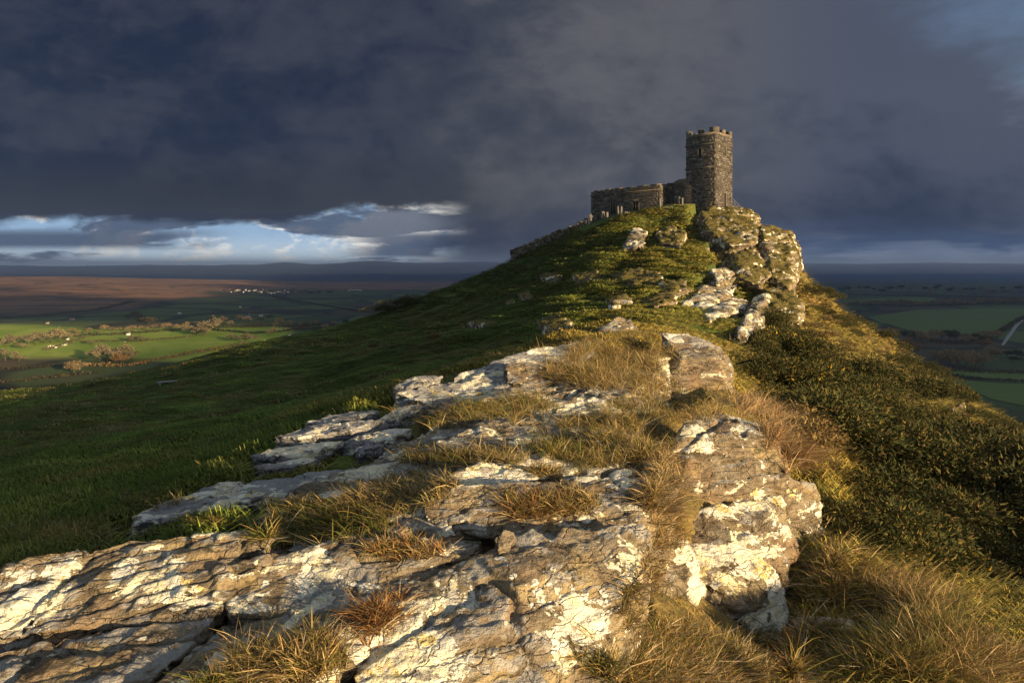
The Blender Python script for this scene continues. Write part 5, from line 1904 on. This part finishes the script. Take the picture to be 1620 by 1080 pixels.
    for i in range(30):
        px = 1330 + i * 10 + r.uniform(-4, 4)
        tree(px, 463 + r.uniform(-6, 2), r.uniform(6, 12), r.choice((1, 3)), nth(i) + ' small dark tree from the left in the far woodland on the right', 'far woodland trees on the right')
    for i in range(10):
        tree(1560 + i * 8, 568 + r.uniform(-4, 6), r.uniform(14, 24), r.choice((1, 3)), nth(i) + ' dark hedge tree from the left, right of the small grove', 'hedge trees right of the small grove')

    # hedges: each its own
    def hedge(line, label, h=2.2, cols=((0.026, 0.028, 0.013), (0.045, 0.040, 0.02), (0.06, 0.045, 0.025)), w=2.5, name='hedge'):
        rr = np.random.default_rng(len(label) * 7 + int(line[0][0]))
        pts = [G(*p) for p in line]
        pts = [np.array(p) for p in pts if p is not None]
        if len(pts) < 2:
            return
        V, T, C = [], [], []
        for a, b in zip(pts[:-1], pts[1:]):
            ln = np.linalg.norm(b - a)
            n = int(min(2500, ln * 9))
            t = rr.uniform(0, 1, n)
            hh = h * (.75 + .35 * fbm(np.stack([t * ln / 9, t * 0 + line[0][0], t * 0], 1), 2))
            x = a[None] + (b - a)[None] * t[:, None]
            x[:, 0] += rr.normal(size=n) * w * .35
            x[:, 1] += rr.normal(size=n) * w * .35
            zz = far_h(x[:, 0], x[:, 1])
            x[:, 2] = zz + hh * np.sqrt(rr.uniform(0, 1, n))
            s = rr.uniform(.5, 1.1, n)[:, None]
            d = rr.normal(size=(n, 3))
            e = rr.normal(size=(n, 3))
            d /= np.linalg.norm(d, axis=1)[:, None]
            e /= np.linalg.norm(e, axis=1)[:, None]
            k = len(V)
            for q in range(n):
                V += [x[q] - d[q] * s[q], x[q] + d[q] * s[q] * .8, x[q] + e[q] * s[q]]
                T.append((k + 3 * q, k + 3 * q + 1, k + 3 * q + 2))
                C += [np.array(cols[q % len(cols)])] * 3
        V, c = split_loc(np.array(V))
        o = obj(name, mesh_from(name, V, None, T, [M_LEAF], False, np.array(C)), None, c)
        tag(o, label, 'hedge')
    hedge([(95, 534), (200, 529), (300, 521), (420, 516)], 'long dark hedge along the far side of the sunlit field', 3)
    hedge([(70, 555), (105, 545), (135, 534)], 'pale stone-faced hedge bank crossing the sunlit field diagonally', 2.0, ((0.20, 0.16, 0.09), (0.15, 0.13, 0.07)))
    hedge([(130, 541), (230, 539), (310, 532)], 'thin hedge across the middle of the sunlit field', 1.3, ((0.10, 0.085, 0.04),))
    hedge([(110, 578), (200, 580), (300, 560), (390, 545)], 'dry bracken-brown hedge on the near edge of the sunlit field', 2.6, ((0.22, 0.135, 0.05), (0.16, 0.10, 0.04), (0.10, 0.08, 0.035)), 5)
    hedge([(0, 606), (80, 598), (160, 590)], 'dark hedge in the shaded field at lower left, upper of two', 2.6, w=4)
    hedge([(0, 585), (60, 582), (120, 578)], 'dark hedge under the left end of the sunlit field', 2.4)
    hedge([(330, 522), (400, 528), (440, 526), (520, 521)], 'hedge between the small fields right of the sunlit one', 2.5)
    hedge([(380, 519), (470, 518), (560, 513)], 'hedge below the wooded farm strip', 2.5)
    hedge([(200, 505), (215, 497), (240, 514)], 'wooded dark hedge running up the moor edge', 6, w=8)
    hedge([(0, 505), (70, 500), (150, 492), (210, 478)], 'dark scrub line along the lower edge of the brown moor', 4, w=10)
    hedge([(430, 470), (490, 480), (560, 492), (610, 497)], 'dark track-side hedge crossing the brown moor', 3)
    hedge([(1330, 482), (1420, 485), (1520, 483), (1640, 479)], 'long dark hedge at the back of the dark green field', 3.5)
    hedge([(1335, 466), (1440, 468), (1540, 470), (1640, 473)], 'straight dark hedge with a pale road bank behind', 2.5)
    hedge([(1440, 535), (1500, 545), (1560, 540), (1600, 515), (1640, 495)], 'overgrown hedge around the lower side of the dark green field', 4, w=5)
    hedge([(1470, 585), (1550, 590), (1640, 592)], 'dark hedge below the small grove', 2.5)
    hedge([(1500, 595), (1570, 602), (1640, 606)], 'low dark hedge between the two lower green fields', 1.8)

    # bright pastures on the right as their own sheets would show: colour follows the ground below, built as strips of land
    def strip(name, left, label, m, lift=.25):
        pts = [G(*p) for p in left]
        vs = [(p.x, p.y, p.z) for p in pts]
        n = len(vs) // 2
        A, B = vs[:n], vs[n:][::-1]
        V, q = [], []
        K = 14
        cols = 24
        rows = []
        for i in range(K + 1):
            t = i / K * (n - 1)
            k = min(int(t), n - 2)
            f = t - k
            a = np.array(A[k]) * (1 - f) + np.array(A[k + 1]) * f
            b = np.array(B[k]) * (1 - f) + np.array(B[k + 1]) * f
            for j in range(cols + 1):
                w = a + (b - a) * j / cols
                V.append([w[0], w[1], far_z(w[0], w[1]) + lift])
        for i in range(K):
            for j in range(cols):
                o0 = i * (cols + 1) + j
                q.append((o0, o0 + 1, o0 + cols + 2, o0 + cols + 1))
        me = mesh_from(name, np.array(V), q, None, [m], True)
        o = obj(name, me)
        tag(o, label, None, None, 'structure')

    def past(a, b):
        def fn(g):
            pos = g.new('ShaderNodeNewGeometry').outputs['Position']
            n = g.noise(g.map(pos, (0, 0, R(20)), (1, 4, 1)), 0.05, 6, 0.6)
            return g.mix(n, a, b), 0.95, None
        return fn
    mp = mat('pasture', past((0.075, 0.125, 0.026), (0.135, 0.185, 0.042)))
    mr = mat('pale_track', past((0.28, 0.26, 0.24), (0.42, 0.40, 0.37)))
    strip('field', [(1372, 502), (1450, 490), (1560, 488), (1625, 487), (1625, 502), (1560, 530), (1450, 526), (1390, 508)], 'wide dark green pasture on the right', mp)
    strip('field', [(1330, 474), (1400, 471), (1480, 471), (1480, 478), (1400, 480), (1340, 480)], 'narrow pasture behind the long row of trees', mp)
    strip('field', [(1480, 587), (1550, 588), (1650, 588), (1650, 602), (1550, 599), (1500, 592)], 'upper of two green fields at the lower right', mp)
    strip('field', [(1490, 598), (1570, 606), (1660, 609), (1660, 650), (1570, 632), (1520, 610)], 'lower of two green fields at the lower right', mp)
    strip('road', [(1584, 546), (1594, 530), (1606, 512), (1622, 500), (1626, 503), (1610, 516), (1598, 534), (1588, 547)], 'pale farm track curving past the right edge', mr, .4)

    # houses
    def wall_fn(c):
        def fn(g):
            pos = g.new('ShaderNodeNewGeometry').outputs['Position']
            return g.mix(g.noise(pos, .6, 4, .6), tuple(x * .85 for x in c), c), .9, None
        return fn
    mw = mat('whitewash', wall_fn((0.80, 0.78, 0.74)))
    mst = mat('cottage_stone', wall_fn((0.34, 0.27, 0.2)))
    mrf = flat('cottage_roof', (0.09, 0.085, 0.085), sc=.5)

    def house(px, py, wpx, hpx, label, m=mw, rz=0.3, group=None):
        q = G(px, py)
        w, h = wpx * .85 / F * q.y, hpx * .85 / F * q.y
        d = w * .5
        root = thing('house', label, 'house', (q.x, q.y, q.z), rz, group)
        a = MB()
        a.box((-w / 2, -d / 2, -1.5), (w, 0, 0), (0, d, 0), (0, 0, h * .62 + 1.5))
        a.build('wall', [m], root)
        a = MB()
        z = h * .625
        e = w * .04
        v = [(-w / 2 - e, -d / 2 - e, z), (w / 2 + e, -d / 2 - e, z), (w / 2 + e, d / 2 + e, z), (-w / 2 - e, d / 2 + e, z), (-w / 2 - e, 0, h), (w / 2 + e, 0, h)]
        a.add(v, [(0, 1, 5, 4), (2, 3, 4, 5), (0, 3, 2, 1)], [(0, 4, 3), (1, 2, 5)])
        rf = a.build('roof', [mrf], root)
        a = MB()
        a.box((w * .36, -.06 * w, h * .8), (w * .08, 0, 0), (0, w * .1, 0), (0, 0, h * .36))
        a.build('chimney', [m], rf)
        if wpx > 4:
            for k in (-.28, 0, .28):
                a = MB()
                a.box((k * w - w * .05, -d / 2 - .12, h * .25), (w * .1, 0, 0), (0, .1, 0), (0, 0, h * .2))
                a.build('window', [M_DARK], root)
    house(391, 504, 9, 8, 'tall white farmhouse in the wooded strip')
    house(385, 504, 6, 6, 'smaller white farm building left of the tall white farmhouse')
    house(413, 500, 7, 3.5, 'long low white barn, left of two right of the farmhouse')
    house(421, 500, 6, 3.5, 'long low white barn, right of two right of the farmhouse')
    house(203, 530, 7, 5.5, 'white cottage on the far edge of the sunlit field')
    house(107, 537, 5, 3.5, 'small pale barn at the right end of the clump, far left')
    house(114, 506, 9, 5, 'ruined-looking brown stone barn on the shaded slope', mst)
    house(284, 496, 6, 3.5, 'lone pale cottage below the moor')
    house(380, 486, 4, 3, 'tiny white cottage on the dark moor edge')
    house(510, 523, 5, 4.5, 'white cottage beside the dark evergreen, left of two')
    house(516, 523, 7, 4, 'white cottage beside the dark evergreen, right of two')
    house(458, 531, 5, 3.5, 'white gable just above the near hillside')
    house(75, 512, 6, 3.5, 'dim stone barn under the moor at far left', mst)
    for i in range(26):
        px = 362 + i * 4.3 + r.uniform(-2, 2)
        house(px, 460 + r.uniform(-2.5, 3) + (px - 362) * .03, r.uniform(2.4, 4.2), r.uniform(2.2, 3.4), nth(i) + ' small house from the left in the far village below the dark hills', r.choice((mw, mw, mst)), r.uniform(-.6, .8), 'houses of the far village')
    for i in range(7):
        house(552 + i * 3.2, 459 + r.uniform(-1, 1), 2.6, 2.0, nth(i) + ' faint pale house from the left in the far hamlet right of the village', mw, .2, 'houses of the far hamlet')

    # sheep in the sunlit field
    bm = bmesh.new()
    bmesh.ops.create_uvsphere(bm, u_segments=10, v_segments=7, radius=.5, matrix=Matrix.Translation((0, 0, .62)) @ Matrix.Diagonal((1.15, .62, .62, 1)))
    bmesh.ops.create_uvsphere(bm, u_segments=7, v_segments=5, radius=.17, matrix=Matrix.Translation((.68, 0, .78)) @ Matrix.Diagonal((1.35, .8, .9, 1)))
    for x in (-.36, .36):
        for y in (-.16, .16):
            bmesh.ops.create_cone(bm, cap_ends=True, segments=5, radius1=.045, radius2=.07, depth=.48, matrix=Matrix.Translation((x, y, .24)))
    me = bpy.data.meshes.new('sheep')
    bm.to_mesh(me)
    bm.free()
    me.materials.append(flat('fleece', (0.62, 0.58, 0.48)))
    for k, (px, py) in enumerate(((76, 549), (80, 548.5), (84, 549), (88, 551), (93, 547), (98, 547.5), (102, 547), (105, 546.5))):
        q = G(px, py)
        o = obj('sheep', me, None, (q.x, q.y, q.z))
        o.rotation_euler = (0, 0, r.uniform(0, 6.28))
        o.scale = (1.5,) * 3
        tag(o, nth(k) + ' white sheep from the left, standing in the sunlit field by the diagonal bank', 'sheep', 'sheep in the sunlit field')


build_valley()


# ------------------------------------------------------------------ air
def build_haze():
    me = bpy.data.meshes.new('haze')
    x0, x1, y0, y1, z0, z1 = -23000, 23000, -60, 17500, -140, 150
    v = [(x0, y0, z0), (x1, y0, z0), (x1, y1, z0), (x0, y1, z0), (x0, y0, z1), (x1, y0, z1), (x1, y1, z1), (x0, y1, z1)]
    me.from_pydata(v, [], [(3, 2, 1, 0), (4, 5, 6, 7), (0, 1, 5, 4), (1, 2, 6, 5), (2, 3, 7, 6), (3, 0, 4, 7)])
    m = bpy.data.materials.new('haze')
    m.use_nodes = True
    t = m.node_tree
    t.nodes.clear()
    pv = t.nodes.new('ShaderNodeVolumePrincipled')
    pv.inputs['Color'].default_value = (0.42, 0.62, 1.0, 1)
    pv.inputs['Density'].default_value = 0.00016
    pv.inputs['Anisotropy'].default_value = 0.45
    o = t.nodes.new('ShaderNodeOutputMaterial')
    t.links.new(pv.outputs[0], o.inputs['Volume'])
    me.materials.append(m)
    h = obj('haze', me)
    tag(h, 'thin bluish air over the valley', None, None, 'stuff')


build_haze()
